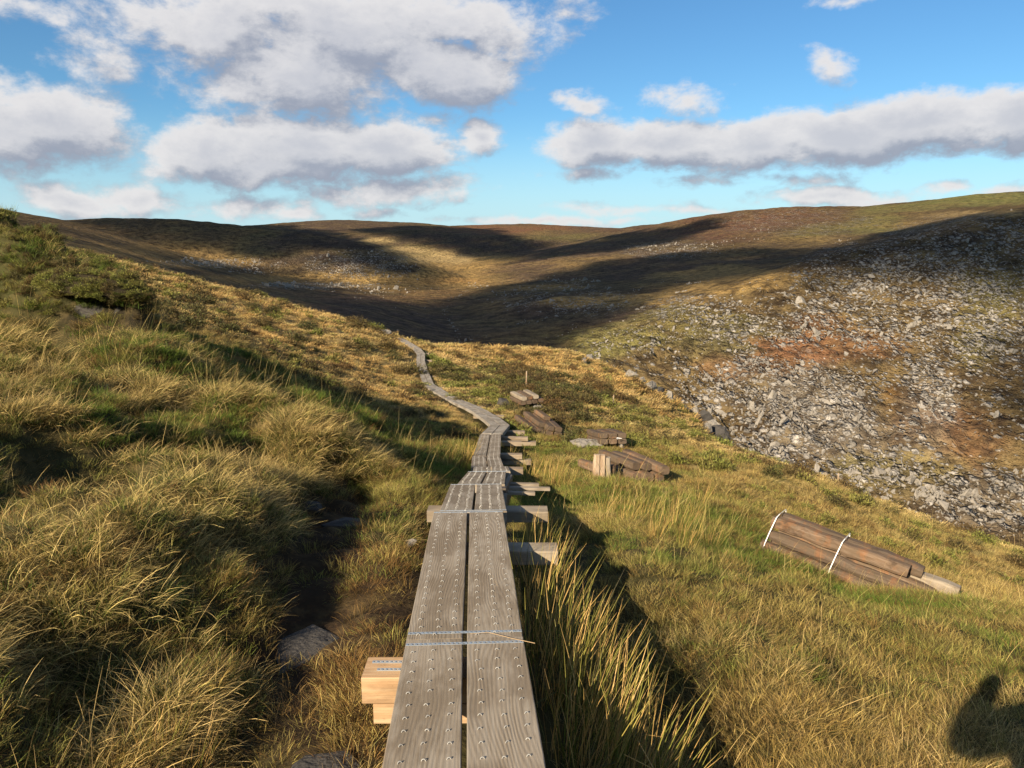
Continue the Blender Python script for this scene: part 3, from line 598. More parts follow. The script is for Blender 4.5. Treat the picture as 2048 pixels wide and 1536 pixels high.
def bev_box(L, Wd, T, bev=.006, jit=0, seed=0, nl=1, sag=0):
    """a timber lying along y with worn arrises; local origin at its middle"""
    r = random.Random(seed); bm = bmesh.new()
    ys = [-L/2+L*k/nl for k in range(nl+1)]; prof = []
    e = bev
    for (sx, sz) in ((-1, -1), (1, -1), (1, 1), (-1, 1)):
        cx, cz = sx*Wd/2, sz*T/2
        pts = [(cx-sx*e, cz), (cx-sx*e*.3, cz-sz*e*.3), (cx, cz-sz*e)]
        if sx*sz < 0: pts = pts[::-1]
        # walk round counter-clockwise
        prof += pts if (sx, sz) in ((-1, -1), (1, 1)) else pts
    prof = []
    for (sx, sz, rev) in ((-1, -1, 1), (1, -1, 0), (1, 1, 1), (-1, 1, 0)):
        cx, cz = sx*Wd/2, sz*T/2
        pts = [(cx-sx*e, cz), (cx-sx*e*.3, cz-sz*e*.3), (cx, cz-sz*e)]
        prof += pts[::-1] if rev else pts
    rows = []
    for k, y in enumerate(ys):
        ox = r.uniform(-jit, jit); oz = r.uniform(-jit, jit)-sag*(1-(2*y/L)**2); ew = 1-(e*.5/Wd if k in (0, nl) else 0)
        rows.append([bm.verts.new((px_*ew+ox+r.uniform(-jit, jit)*.4, y+r.uniform(-jit, jit)*.5, pz_*ew+oz+r.uniform(-jit, jit)*.4)) for px_, pz_ in prof])
    n = len(prof)
    for a_, b_ in zip(rows, rows[1:]):
        for i in range(n): bm.faces.new((a_[i], a_[(i+1) % n], b_[(i+1) % n], b_[i]))
    bm.faces.new(rows[0][::-1]); bm.faces.new(rows[-1])
    bmesh.ops.recalc_face_normals(bm, faces=bm.faces); return bm
def bm_obj(name, bm, mat, parent=None):
    me = bpy.data.meshes.new(name); bm.to_mesh(me); bm.free()
    for m_ in (mat if isinstance(mat, (list, tuple)) else [mat]): me.materials.append(m_)
    o = bpy.data.objects.new(name, me); C.objects.link(o)
    if parent: o.parent = parent
    return o
def bar(name, a, b_, w, tk, mat, parent, top=True, bev=.006, jit=0, nl=1, seed=0, roll=0.0):
    """box timber from a to b (centres of the top edge when top), its own frame kept so the grain runs along it"""
    a = Vector(a); b_ = Vector(b_); d = b_-a; L = d.length
    y = d.normalized(); x = y.cross(Vector((0, 0, 1))).normalized(); z = x.cross(y)
    if roll: R_ = Matrix.Rotation(roll, 3, y); x = R_@x; z = R_@z
    o = bm_obj(name, bev_box(L, w, tk, bev, jit, seed, nl), mat, parent)
    c = (a+b_)/2-(z*tk/2 if top else Vector((0, 0, 0)))
    o.matrix_world = Matrix(((x.x, y.x, z.x, c.x), (x.y, y.y, z.y, c.y), (x.z, y.z, z.z, c.z), (0, 0, 0, 1))); return o
# ---------------------------------------------------------------- the boardwalk
walk = empty('boardwalk', (0, 0, 0))
tag(walk, 'weathered grey plank boardwalk on timber bearers winding down the grassy hillside', 'boardwalk')
def stap_mesh(bm, M_, s=1.0):
    seg = 6; rad = .0068*s; w = .0017*s; rows = []
    for k in range(seg+1):
        a = math.pi*k/seg; c = Vector((math.cos(a)*rad, math.cos(a)*rad*.25, math.sin(a)*.008*s))
        n = Vector((math.cos(a), 0, math.sin(a)))
        rows.append([bm.verts.new(M_@(c+n*w*math.cos(t_)+Vector((0, 1, 0))*w*math.sin(t_))) for t_ in (.78, 2.36, 3.93, 5.5)])
    for r0, r1 in zip(rows, rows[1:]):
        for i in range(4): bm.faces.new((r0[i], r0[(i+1) % 4], r1[(i+1) % 4], r1[i]))
smesh = None
_b = bmesh.new(); stap_mesh(_b, Matrix.Identity(4)); _o = bm_obj('staple', _b, M_STAPLE); smesh = _o.data; bpy.data.objects.remove(_o)
far_st = bmesh.new()
WB = .50; GAPW = .017
def section(a, b_, mat, wl=.245, tk=.095, staples='far', sp=.089, sides=None, nl=1, seed=0, gap=GAPW, skew=(0, 0)):
    """two planks side by side from a to b (centre line of their top)"""
    a = Vector(a); b_ = Vector(b_); y = (b_-a).normalized(); x = y.cross(Vector((0, 0, 1))).normalized(); z = x.cross(y); L = (b_-a).length
    for si, s in enumerate((-1, 1)):
        off = x*(s*(wl+gap)/2); bm = bev_box(L, wl, tk, .004, .0012, seed+si, nl)
        for v in bm.verts: v.co.y += (v.co.x+s*(wl+gap)/2)*(skew[0] if v.co.y < 0 else skew[1])
        o = bm_obj('plank', bm, mat, walk); c = (a+b_)/2+off-z*tk/2
        M_ = Matrix(((x.x, y.x, z.x, c.x), (x.y, y.y, z.y, c.y), (x.z, y.z, z.z, c.z), (0, 0, 0, 1))); o.matrix_world = M_
        if not staples: continue
        n = int(L/sp)
        for k in range(n):
            for fx in (-.315, 0, .315):
                px_ = fx*wl+rnd.gauss(0, .004); py_ = -L/2+sp*(k+.5)+rnd.gauss(0, .006)+.012*fx
                l_ = Vector((px_, py_, tk/2-.001)); rot = Matrix.Rotation(rnd.gauss(0, .18), 4, 'Z')
                if staples == 'near':
                    if (M_@l_).y < 1.7: continue
                    e = bpy.data.objects.new('staple', smesh); C.objects.link(e); e.parent = o; e.matrix_local = Matrix.Translation(l_)@rot
                else: stap_mesh(far_st, M_@Matrix.Translation(l_)@rot, 1.0)
    return x, y, z, L
def strap(a, x, y, z, f, mat=None, w=.5, name='metal_strap', width=.02):
    """a punched steel strap nailed across the planks at distance f along the section"""
    bm = bmesh.new(); n = 26; c0 = Vector(a)+y*f+z*.0035
    for r_ in range(2):
        for k in range(n+1):
            p = c0+x*(w*(k/n-.5))+y*(width*(r_-.5))+z*.0
            bm.verts.new(p)
    bm.verts.ensure_lookup_table(); V = bm.verts
    # two rails and rungs: the holes stay open
    def quad(u0, u1, v0, v1):
        P = [c0+x*(w*(u-.5))+y*(width*(v-.5)) for u, v in ((u0, v0), (u1, v0), (u1, v1), (u0, v1))]
        bm.faces.new([bm.verts.new(p) for p in P])
    quad(0, 1, 0, .22); quad(0, 1, .78, 1)
    for k in range(n): quad(k/n, (k+.45)/n, .22, .78)
    bmesh.ops.delete(bm, geom=[v for v in bm.verts if not v.link_faces], context='VERTS')
    r_ = bmesh.ops.extrude_face_region(bm, geom=list(bm.faces)); bmesh.ops.translate(bm, vec=z*-.002, verts=[e for e in r_['geom'] if isinstance(e, bmesh.types.BMVert)])
    bmesh.ops.recalc_face_normals(bm, faces=bm.faces)
    return bm_obj(name, bm, mat or M_STRAPM, walk)
def mid(l, r_, py1, d, py2=None):
    return P3((l+r_)/2, (py1+(py2 or py1))/2, d)
n0 = P3(941, 1536, 2.44); n1 = P3(937, 1021, 5.70)
dirn = (n1-n0)/np.linalg.norm(n1-n0); jt = P3(930, 1276, 3.36)
s0 = jt-dirn*3.02; s0b = s0-dirn*2.4
section(s0b, s0-dirn*.006, M_PLANK, staples=None, seed=5)
x, y, z, L = section(s0, jt-dirn*.003, M_PLANK, staples='near', nl=3, seed=11)
strap(s0, x, y, z, L-.055); strap(s0, x, y, z, .05)
x, y, z, L = section(jt+dirn*.003, n1, M_PLANK, staples='near', nl=3, seed=31)
strap(jt, x, y, z, .06); strap(jt, x, y, z, L-.05)
def sec2(c0, c1, mat=M_PLANK, drop=0, **k):
    a = P3(*c0)-np.array([0, 0, drop]); b_ = P3(*c1)-np.array([0, 0, drop]); r_ = section(a, b_, mat, **k); return a, r_
a, (x, y, z, L) = sec2((946, 1023, 5.78), (952, 968, 7.74), staples='far', seed=41); strap(a, x, y, z, .05); strap(a, x, y, z, L-.04)
bar('crossbeam', P3(1004, 1030, 5.9), P3(1010, 985, 7.7), .05, .22, M_DARK, walk)
a, (x, y, z, L) = sec2((962, 968, 8.25), (974, 943, 10.3), staples='far', sp=.14, seed=43); strap(a, x, y, z, L-.04)
bar('crossbeam', P3(1006, 975, 8.0), P3(1021, 948, 10.2), .06, .26, M_DARK, walk)
a, (x, y, z, L) = sec2((983, 943, 10.35), (982, 933, 11.4), staples='far', sp=.14, seed=44); strap(a, x, y, z, .04)
a, (x, y, z, L) = sec2((975, 934, 11.9), (972, 912, 14.2), staples='far', sp=.14, seed=45, skew=(0, .1))
a, (x, y, z, L) = sec2((973, 912, 14.25), (981, 868, 18.7), staples='far', sp=.16, seed=46)
a, (x, y, z, L) = sec2((984, 867, 18.75), (1000, 850, 20.6), M_PLANK2, staples=None, seed=47, skew=(0, .35))
far_nodes = [(1000, 850, 20.65), (985, 838, 22.2), (962, 823, 24.6), (938, 811, 27), (912, 800, 29.8), (885, 786, 33), (857, 768, 37), (848, 745, 41), (841, 722, 45), (842, 707, 48.5), (834, 697, 51), (806, 680, 56.5), (790, 674, 60)]
FN = [P3(*p) for p in far_nodes]
for i in range(len(FN)-1):
    d = (FN[i+1]-FN[i])/np.linalg.norm(FN[i+1]-FN[i])
    sk = .9 if i == 0 else .3
    section(FN[i]+d*.01, FN[i+1]+d*.06-np.array([0, 0, .008*(i % 2)]), M_PLANK2, staples=None, seed=60+i, skew=(.35 if i == 0 else .05, .05))
st = bm_obj('far_staples', far_st, M_STAPLE, walk); st['kind'] = 'stuff'
# bearers: timbers under the planks that stick out at the sides (left end px, right end px, top py, depth, drop, height, material)
BE = [(1010, 1095, 1014, 5.86, .15, M_BEAMT, -.67), (1050, 1130, 1092, 5.15, .12, M_BEAMT, -.4),
      (990, 1052, 931, 10.75, .22, M_BEAR, -.85), (960, 1050, 906, 14.0, .24, M_BEAR, -.8), (960, 1049, 881, 16.4, .18, M_BEAR, -.75), (990, 1054, 861, 18.6, .18, M_BEAR, -.95), (990, 1062, 873, 18.3, .18, M_BEAR, -.5),
      (960, 1016, 830, 23.6, .2, M_BEAR, -1.35), (940, 975, 812, 27.4, .2, M_BEAR, -1.9), (880, 915, 787, 33.4, .22, M_BEAR, -3.4), (870, 899, 774, 36.2, .28, M_BEAR, -4.6), (850, 875, 752, 40.8, .25, M_BEAR, -5.3), (846, 865, 735, 43.5, .25, M_BEAR, -5.5), (845, 866, 720, 46, .22, M_BEAR, -6.0), (850, 860, 706, 49, .2, M_BEAR, -6.2)]
DECK = [n0-dirn*3, n1]+[P3(*c) for c in [(952, 968, 7.74), (974, 943, 10.3), (982, 933, 11.4), (972, 912, 14.2), (981, 868, 18.7), (1000, 850, 20.6)]+far_nodes[1:]]
DY = [p[1] for p in DECK]
for i, (pl, pr, py_, d, h_, mt, lx) in enumerate(BE):
    for k in range(12):                      # slide along the deck until its top lies under the planks
        e = P3(pr, py_, d); zt_ = np.interp(e[1], DY, [p[2] for p in DECK])-.098
        s_ = -zt_/(-e[2]/d); d = .5*d+.5*s_ if .7*d < s_ < 1.4*d else d
    cx_ = np.interp(e[1], DY, [p[0] for p in DECK]); wd = e[0]-cx_
    if d > 22: wd = max(.42, min(wd, .75))
    bar('crossbeam', (cx_-(.38 if i == 0 else .27), e[1], zt_), (cx_+max(wd*(1 if i == 0 else .92), .35), e[1], zt_-.004), .17, min(h_*.85, .10), mt, walk, seed=i, bev=.008)
    if i in (3, 6): bar('crossbeam', (cx_-.25, e[1]+.02, zt_-.122), (cx_+wd+.12, e[1]+.02, zt_-.124), .16, .10, mt, walk, seed=i+30, bev=.008)
for i, (pl, pr, py_, d) in enumerate([(1020, 1078, 962, 9.3), (1015, 1100, 970, 9.0), (1010, 1070, 979, 8.6)]):
    bar('crossbeam', P3(pl, py_+3, d), P3(pr, py_+5, d), .07, .035, M_PLANK, walk, seed=80+i)
# the fresh timber end left of the nearest joint: two sleepers, one on the other, with scraps of strap on top
e0 = P3(722, 1356, 3.17); y0 = e0[1]+.0
zt = e0[2]
bar('crossbeam', (e0[0], y0+.085, zt), (.02, y0+.085, zt+.004), .17, .118, [M_FRESH], walk, seed=90, bev=.004)
bar('crossbeam', (e0[0]+.045, y0+.085, zt-.120), (.06, y0+.085, zt-.118), .165, .09, M_FRESH, walk, seed=91, bev=.004)
for (dx, dy, l) in ((.055, .055, .16), (.025, .115, .17)):
    bm = bmesh.new(); x_, w_ = e0[0]+dx, .017
    for k in range(9):
        u = x_+l*k/9
        for (v0, v1, uu) in ((0, .25, 1), (.75, 1, 1), (.25, .75, .4)):
            P_ = [(u, y0+dy+w_*v0, zt+.003), (u+l/9*uu, y0+dy+w_*v0, zt+.003), (u+l/9*uu, y0+dy+w_*v1, zt+.003), (u, y0+dy+w_*v1, zt+.003)]
            bm.faces.new([bm.verts.new(p) for p in P_])
    r_ = bmesh.ops.extrude_face_region(bm, geom=list(bm.faces)); bmesh.ops.translate(bm, vec=(0, 0, -.003), verts=[e for e in r_['geom'] if isinstance(e, bmesh.types.BMVert)])
    bmesh.ops.recalc_face_normals(bm, faces=bm.faces); bm_obj('metal_strap', bm, M_STRAPM, walk)
# ---------------------------------------------------------------- stones across the valley
m, q, b = material('pale_granite', .9, .15); co = q.coord('Object'); oi = q.attr('tint', 'INSTANCER')
n_ = q.noise(co, 1.6, 5, .65); n2_ = q.noise(co, 7, 4, .6)
q.put(b.inputs['Base Color'], q.mix(q.rng(n2_, .5, .68, 0, .7), q.mix(n_, (.33, .295, .25), (.15, .135, .115)), (.10, .085, .05)))
q.put(b.inputs['Normal'], q.bump(q.m('ADD', n_, q.m('MULTIPLY', n2_, .4)), .7, .3)); M_STONE = m
m, q, b = material('dark_schist', .85, .2); co = q.coord('Object'); n_ = q.noise(q.mapping(co, sc=(1, 1, 4)), 3, 5, .65)
q.put(b.inputs['Base Color'], q.mix(n_, (.025, .023, .021), (.10, .09, .08))); q.put(b.inputs['Normal'], q.bump(n_, .8, .1)); M_DSTONE = m
def stone(name, seed, dims=(1, 1, 1), mat=None, n=22, sub=False):
    r = np.random.default_rng(seed); bm = bmesh.new()
    for i in range(n):
        u = r.normal(size=3); u /= np.linalg.norm(u); u = np.sign(u)*np.abs(u)**.75*r.uniform(.8, 1.1)
        bm.verts.new(tuple(u*np.array(dims)*.5))
    bmesh.ops.convex_hull(bm, input=bm.verts)
    bmesh.ops.delete(bm, geom=[v for v in bm.verts if not v.link_faces], context='VERTS')
    if sub:
        bmesh.ops.subdivide_edges(bm, edges=bm.edges, cuts=3, use_grid_fill=True)
        for v in bm.verts:
            p = v.co; k = 1+.09*fbm(np.array([p.x*3/max(dims)+seed]), np.array([p.y*3/max(dims)+p.z*4]), seed)[0]; v.co = p*k
    bmesh.ops.recalc_face_normals(bm, faces=bm.faces)
    return bm_obj(name, bm, mat or M_STONE)
# ---------------------------------------------------------------- stacks of old sleepers, marker posts, stones, rushes
def gz(x, y): return float(H(np.array([float(x)]), np.array([float(y)]))[0])
def gbase(px, py, d):
    p = P3(px, py, d); return float(p[0]), float(p[1]), gz(p[0], p[1])
def frame_on_ground(x, y, yaw, roll_follow=1.0):
    e = .5; c, s = math.cos(yaw), math.sin(yaw)
    ax = Vector((c, s, (gz(x+c*e, y+s*e)-gz(x-c*e, y-s*e))/(2*e)*roll_follow)).normalized(); ay0 = Vector((-s, c, (gz(x-s*e, y+c*e)-gz(x+s*e, y-c*e))/(2*e)*roll_follow))
    az = ax.cross(ay0).normalized(); ay = az.cross(ax)
    return Matrix(((ax.x, ay.x, az.x, 0), (ax.y, ay.y, az.y, 0), (ax.z, ay.z, az.z, 0), (0, 0, 0, 1)))
def log_bm(L, w, t, seed, roundy=.25, notch=False):
    """an old sleeper: rounded arrises, worn ends, slightly bowed"""
    bm = bev_box(L, w, t, min(w, t)*roundy, .004, seed, 6, sag=random.Random(seed).uniform(-.01, .012)); return bm
def stack(name, label, cat, base, yaw, logs, extra=None, group='stacks of old sleepers'):
    """logs: (across, up, along, length, width, thick, material, yaw jitter)"""
    x, y, z = base; r = empty(name, (x, y, z)); r.matrix_world = Matrix.Translation((x, y, z+.07))@frame_on_ground(x, y, yaw)
    tag(r, label, cat, group); KEEP.append((x, y, .25))
    for i, (a, u, al, L, w, t, mt, jy) in enumerate(logs):
        L *= .82; al *= .82; a *= .92; w *= .92
        o = bm_obj('sleeper', log_bm(L, w, t, int(abs(x)*1000)+i*7), mt, r); o.location = (a, al, u+t/2); o.rotation_euler = (rnd.gauss(0, .008), rnd.gauss(0, .02), jy)
        th_ = math.atan2(0, 1)
        p = r.matrix_world@Vector((a, al, 0))
        for s_ in (-.4, -.2, 0, .2, .4):
            q_ = r.matrix_world@Vector((a, al+L*s_, 0)); KEEP.append((q_.x, q_.y-.1, .3))
    return r
A, B_, PZ = M_SLEEP, M_SLEEP2, M_POST
# two layers of three, pale tie on the end
s1 = stack('sleeper_stack', 'dark brown sleeper stack three wide with a white tie on its near end', 'timber stack', gbase(1213, 882, 19.6), .12,
      [(-.26, 0, 0, 1.7, .235, .14, A, .01), (0, 0, .02, 1.7, .235, .14, B_, 0), (.26, 0, -.02, 1.7, .235, .14, A, -.01), (-.26, .145, .05, 1.7, .235, .14, A, .02), (0, .145, -.02, 1.7, .235, .14, A, 0), (.26, .145, .0, 1.7, .235, .14, A, -.015)])
for k_, (dx, dz, rz) in enumerate([(0, 0, .5), (.03, .01, -.4), (-.02, -.015, 1.3)]):
    o = bm_obj('tie', bev_box(.12, .012, .012, .003), M_TAPE, s1); o.location = (.08+dx, -.87, .15+dz); o.rotation_euler = (.2, .4, 1.57+rz)
stack('sleeper_stack', 'brown sleeper stack beside the boardwalk bend with one shorter sleeper lying on top', 'timber stack', gbase(1075, 856, 23.2), .26,
      [(-.42, 0, .1, 1.9, .25, .15, A, .04), (-.14, 0, .0, 1.9, .25, .15, A, 0), (.14, 0, 0, 1.9, .25, .15, A, -.01), (.42, 0, -.05, 1.9, .25, .15, A, 0), (.13, .155, -.02, 1.9, .25, .15, A, .01), (.40, .155, -.02, 1.9, .25, .15, A, .0), (-.12, .155, .2, 1.8, .25, .14, A, .05), (.16, .31, .35, 1.0, .25, .12, B_, .1)])
stack('sleeper_stack', 'greyish sleeper stack farthest up the slope among the dark heather', 'timber stack', gbase(1052, 795, 30), .25,
      [(-.36, 0, 0, 2.0, .24, .16, A, .02), (-.1, 0, 0, 2.0, .24, .16, A, 0), (.16, 0, 0, 2.0, .24, .16, A, 0), (.42, 0, 0, 2.0, .24, .16, A, 0), (-.3, .165, 0, 2.0, .24, .15, M_BEAMT, .03), (-.03, .165, .05, 2.0, .24, .15, A, 0), (.24, .165, 0, 2.0, .24, .15, M_BEAMT, -.02)])
stack('sleeper_stack', 'orange brown sleeper stack lying askew behind the upright posts', 'timber stack', gbase(1252, 938, 15.7), .36,
      [(-.62, 0, .15, 1.5, .20, .17, B_, .15), (-.2, 0, -.02, 1.7, .22, .17, B_, .03), (.05, 0, -.2, 1.7, .22, .17, B_, -.02), (.32, 0, -.1, 1.9, .22, .17, A, -.04), (-.15, .175, .1, 1.6, .20, .16, A, .06), (.08, .175, -.05, 1.6, .20, .16, A, .02), (.31, .175, -.28, 2.0, .22, .17, B_, -.03)])
# upright split posts
x, y, z = gbase(1204, 955, 14.9); r = empty('post_cluster', (x, y, z-.03)); tag(r, 'three pale split timber posts standing upright in front of the orange sleeper stack', 'posts'); KEEP.append((x, y, .3))
for i, (dx, dy, w, h_, mt) in enumerate([(-.11, 0, .125, .50, PZ), (.012, .01, .105, .49, PZ), (.115, .03, .10, .44, M_BEAMT), (.20, .12, .12, .26, A)]):
    o = bm_obj('post', bev_box(h_+.1, w, .12, .03, .006, 700+i, 4), mt, r); o.rotation_euler = (math.pi/2, rnd.gauss(0, .02), rnd.gauss(0, .1)); o.rotation_euler[0] += rnd.gauss(0, .03); o.location = (dx, dy, h_/2)
# the strapped bundle of long rounded timbers
pl, pr = P3(1543, 1098, 10.4), P3(1812, 1200, 9.45)
ang = math.atan2(pr[1]-pl[1], pr[0]-pl[0]); cx, cy = (pl[0]+pr[0])/2, (pl[1]+pr[1])/2
bl = float(np.hypot(pr[0]-pl[0], pr[1]-pl[1])); cz = gz(cx, cy)
bun = empty('timber_bundle', (cx, cy, cz)); bun.matrix_world = Matrix.Translation((cx, cy, (float(pl[2])+float(pr[2]))/2+.02))@frame_on_ground(cx, cy, ang-math.pi/2, .0)
# local y runs along the bundle, x away from the viewer
slope_ = math.atan2(float(pr[2]-pl[2])-.05, bl); bun.matrix_world = bun.matrix_world@Matrix.Rotation(slope_, 4, 'X')
tag(bun, 'bundle of rusty brown timbers tied with two white straps in the right grass', 'timber bundle')
Lb = bl*1.12; bun.scale = (1.02, 1, 1.05)
for i, (a, u, al, L, w, t, mt, rf) in enumerate([(.0, 0, -.10, Lb*.88, .17, .15, A, .35), (.19, 0, .05, Lb*.98, .17, .15, M_SLEEP, .35), (.38, .02, .06, Lb*.95, .17, .15, M_SLEEP, .3),
        (.02, .160, .06, Lb*1.0, .16, .142, A, .45), (.20, .16, .16, Lb*1.02, .16, .14, M_SLEEP2, .3), (.38, .20, .40, Lb*1.0, .17, .14, M_BEAMT, .2), (.12, .322, -.05, Lb*.90, .18, .145, M_SLEEP2, .3), (.31, .315, .04, Lb*.94, .17, .15, M_SLEEP, .3)]):
    o = bm_obj('timber', bev_box(L, w, t, min(w, t)*rf, .011, 800+i, 12), mt, bun); o.location = (.2-a, al, u+t/2-.02); o.rotation_euler = (rnd.gauss(0, .006), 0, rnd.gauss(0, .01))
for yy in (-Lb*.47, -Lb*.02):
    pr_ = [(-.095, -.02), (-.09, .14), (-.05, .30), (.025, .462), (.12, .478), (.36, .478), (.41, .44), (.50, .18), (.49, .0), (.2, -.03), (-.095, -.02)]
    bm = bmesh.new(); rows = []
    for (a, u) in pr_: rows.append([bm.verts.new((.2-a+sx, yy+sy+u*.10, u)) for sx, sy in ((-.002, -.006), (-.002, .006), (.002, .006), (.002, -.006))])
    for r0, r1 in zip(rows, rows[1:]):
        for i in range(4): bm.faces.new((r0[i], r0[(i+1) % 4], r1[(i+1) % 4], r1[i]))
    bmesh.ops.recalc_face_normals(bm, faces=bm.faces); bm_obj('strap', bm, M_TAPE, bun)
for k in range(-6, 7):
    q_ = bun.matrix_world@Vector((.12, Lb*k/12, 0)); KEEP.append((q_.x, q_.y, .3)); KEEP.append((q_.x-.14, q_.y-.28, .22))
for k in (-5, -2, 1, 4):  # low pieces it rests on
    pass
# marker posts
for i, (px_, top, bot, d, lb) in enumerate([(1053, 742, 771, 38, 'tallest thin white marker post, above the farthest sleeper stack'), (1146, 788, 804, 43, 'thin white marker post on the ridge in the middle of the row'),
                                         (1226, 812, 828, 40, 'thin white marker post on the ridge between the knoll and the sleeper stacks'), (1675, 945, 974, 30, 'pale marker post on the right skyline of the grassy slope')]):
    b0 = P3(px_, bot, d); z0 = gz(b0[0], b0[1]); hh = (bot-top)/FPX*d
    bm = bev_box(hh+.3, .055, .055, .012, .003, 900+i, 3); o = bm_obj('marker_post', bm, M_POST); o.location = (b0[0], b0[1], max(z0, float(b0[2])-.1)+hh/2-.05); o.rotation_euler = (math.pi/2+rnd.gauss(0, .03), rnd.gauss(0, .05), rnd.random())
    tag(o, lb, 'post', 'marker posts along the slope')
# stones by the path
def put_stone(px_, py_, d, dims, seed, label, mat=None, rz=0, sink=.3, yaw=0):
    x, y, z = gbase(px_, py_, d); o = stone('stone', seed, dims, mat, 26, True); o.location = (x, y, z+dims[2]*(.5-sink)); o.rotation_euler = (rz, rz*.5, yaw); tag(o, label, 'stone'); KEEP.append((x, y, max(dims[0], dims[1])*.42)); return o
put_stone(822, 1024, 6.0, (.10, .09, .09), 1, 'small pale stone in the turf left of the crossing bearer', yaw=.4)
put_stone(612, 1240, 4.2, (.38, .6, .08), 2, 'flat dark bare rock in the muddy hollow left of the boardwalk', M_DSTONE, sink=.35, yaw=.3)
put_stone(690, 1024, 6.6, (.42, .24, .08), 3, 'flat grey rock slab in the hollow beyond the muddy patch', M_DSTONE, sink=.3, yaw=.1)
put_stone(620, 995, 7.2, (.25, .2, .10), 31, 'little grey stone at the shaded edge of the hollow', M_DSTONE, sink=.3)
put_stone(1178, 897, 19.2, (.95, .55, .22), 4, 'low lichened rock below the near end of the tied sleeper stack', yaw=.2)
put_stone(1243, 896, 19.0, (.14, .12, .15), 5, 'small pale stone in the shadow of the tied sleeper stack')
put_stone(1008, 806, 29.5, (.55, .7, .5), 6, 'brown angular rock standing left of the farthest sleeper stack', M_DSTONE, .3, yaw=.6)
put_stone(1077, 808, 29, (.4, .3, .16), 7, 'small grey stone below the farthest sleeper stack')
put_stone(764, 664, 58, (1.5, .7, .5), 8, 'white rock on the skyline left of the boardwalk end', sink=.25)
put_stone(1003, 710, 88, (1.9, 1.2, 1.0), 9, 'pale block on the crest of the knoll', sink=.2)
put_stone(655, 1400, 2.95, (.34, .22, .05), 33, 'grey flat slab on the ground beside the fresh timber end', M_DSTONE, sink=.2, yaw=.2)
for i, (px_, py_, d, sx, mt) in enumerate([(1262, 768, 76, 1.6, M_STONE), (1283, 778, 76, 1.0, M_STONE), (1300, 797, 74, 1.8, M_STONE), (1318, 806, 73, 1.5, M_DSTONE), (1338, 815, 73, 1.4, M_STONE), (1385, 838, 71, 1.8, M_STONE), (1402, 850, 70, 2.4, M_DSTONE), (1418, 858, 69, 1.8, M_STONE), (1430, 872, 67, 2.8, M_DSTONE), (1440, 882, 66, 2.2, M_DSTONE), (1412, 873, 66, 1.5, M_STONE), (1180, 729, 84, 1.4, M_STONE), (1168, 745, 78, 1.0, M_STONE), (1370, 845, 70, 1.2, M_DSTONE)]):
    x, y, z = gbase(px_, py_, d); o = stone('crag', 50+i, (sx, sx*.6, sx*.75), mt, 18, True); o.location = (x, y, z+.1*sx); o.rotation_euler = (.2, .5, .4*i)
    tag(o, ('pale' if mt is M_STONE else 'dark')+' crag breaking through the turf along the steep edge of the knoll', 'rock', ('pale' if mt is M_STONE else 'dark')+' crags on the edge of the knoll')
for i, (px_, py_, d, dm, lb) in enumerate([(215, 628, 12.3, (.9, .5, .42), 'dark rock under the overhanging turf bank'), (262, 640, 12.2, (.7, .5, .5), 'dark rock at the broken end of the turf bank'), (277, 615, 12.3, (.42, .5, .30), 'upper dark rock in the broken end of the turf bank')]):
    p = P3(px_, py_, d); o = stone('stone', 70+i, dm, M_DSTONE, 24, True); o.location = tuple(p); o.rotation_euler = (.1*i, .1, .5*i); tag(o, lb, 'stone')
p = P3(338, 700, 13); o = bm_obj('fallen_post', bev_box(1.0, .06, .05, .015, .004, 77, 3), M_POST); o.location = (p[0], p[1], gz(p[0], p[1])+.12); o.rotation_euler = (.05, 0, 1.25); tag(o, 'pale fallen post lying in the shaded hollow behind the turf bank', 'post')
# rushes: clumps one can count beside the planks
RU = []
for s in range(5): RU.append(tuft('rush_clump', M_RUSH, 85, (.28, .64), .13, (.02, .42), .0046, (.0, .35), .16, 4, 480+s, bend=.14, taper=.5))
def rush(px_, py_, d, s, i, label, group='rush clumps beside the boardwalk'):
    x, y, z = gbase(px_, py_, d); o = bpy.data.objects.new('rush_clump', RU[i % 5].data); C.objects.link(o); o.location = (x, y, z); o.rotation_euler = (0, 0, rnd.uniform(-.6, .6)); o.scale = (s, s, s); tag(o, label, 'rushes', group)
RB = [(1065, 1230, 5.0, 1.0), (1100, 1240, 4.9, .95), (1080, 1330, 4.3, 1.0), (1120, 1340, 4.3, 1.0), (1160, 1340, 4.3, .9), (1100, 1430, 3.8, .95), (1150, 1440, 3.8, 1.0), (1200, 1430, 3.8, .9), (1075, 1160, 5.6, .95), (1110, 1165, 5.5, .8), (1190, 1540, 3.3, .95), (1260, 1540, 3.3, 1.0), (1330, 1545, 3.3, .8), (1230, 1470, 3.6, .8), (1140, 1540, 3.3, .85), (1160, 1400, 4.0, .9), (1055, 1120, 6.0, .8)]
for i, t_ in enumerate(RB):
    zone = ('at the picture bottom', 'nearest planks') if t_[1] > 1460 else (('level with the fresh timber end', 'middle planks') if t_[1] > 1380 else (('beside the doubled steel strap', 'strapped joint') if t_[1] > 1280 else ('below the crossing bearers', 'farther near planks')))
    rush(*t_, i, 'green yellow rush clump right of the planks '+zone[0], 'rush clumps right of the '+zone[1])
for i, t_ in enumerate([(1060, 935, 13.5, 1.0), (1085, 940, 13, 1.0), (1110, 945, 12.6, .9), (1130, 950, 12.2, .8), (1030, 925, 14.5, .9), (1012, 900, 16, .9), (1095, 925, 15, .9)]): rush(*t_, i, 'green rush clump right of the stepped planks', 'rush clumps right of the stepped planks')
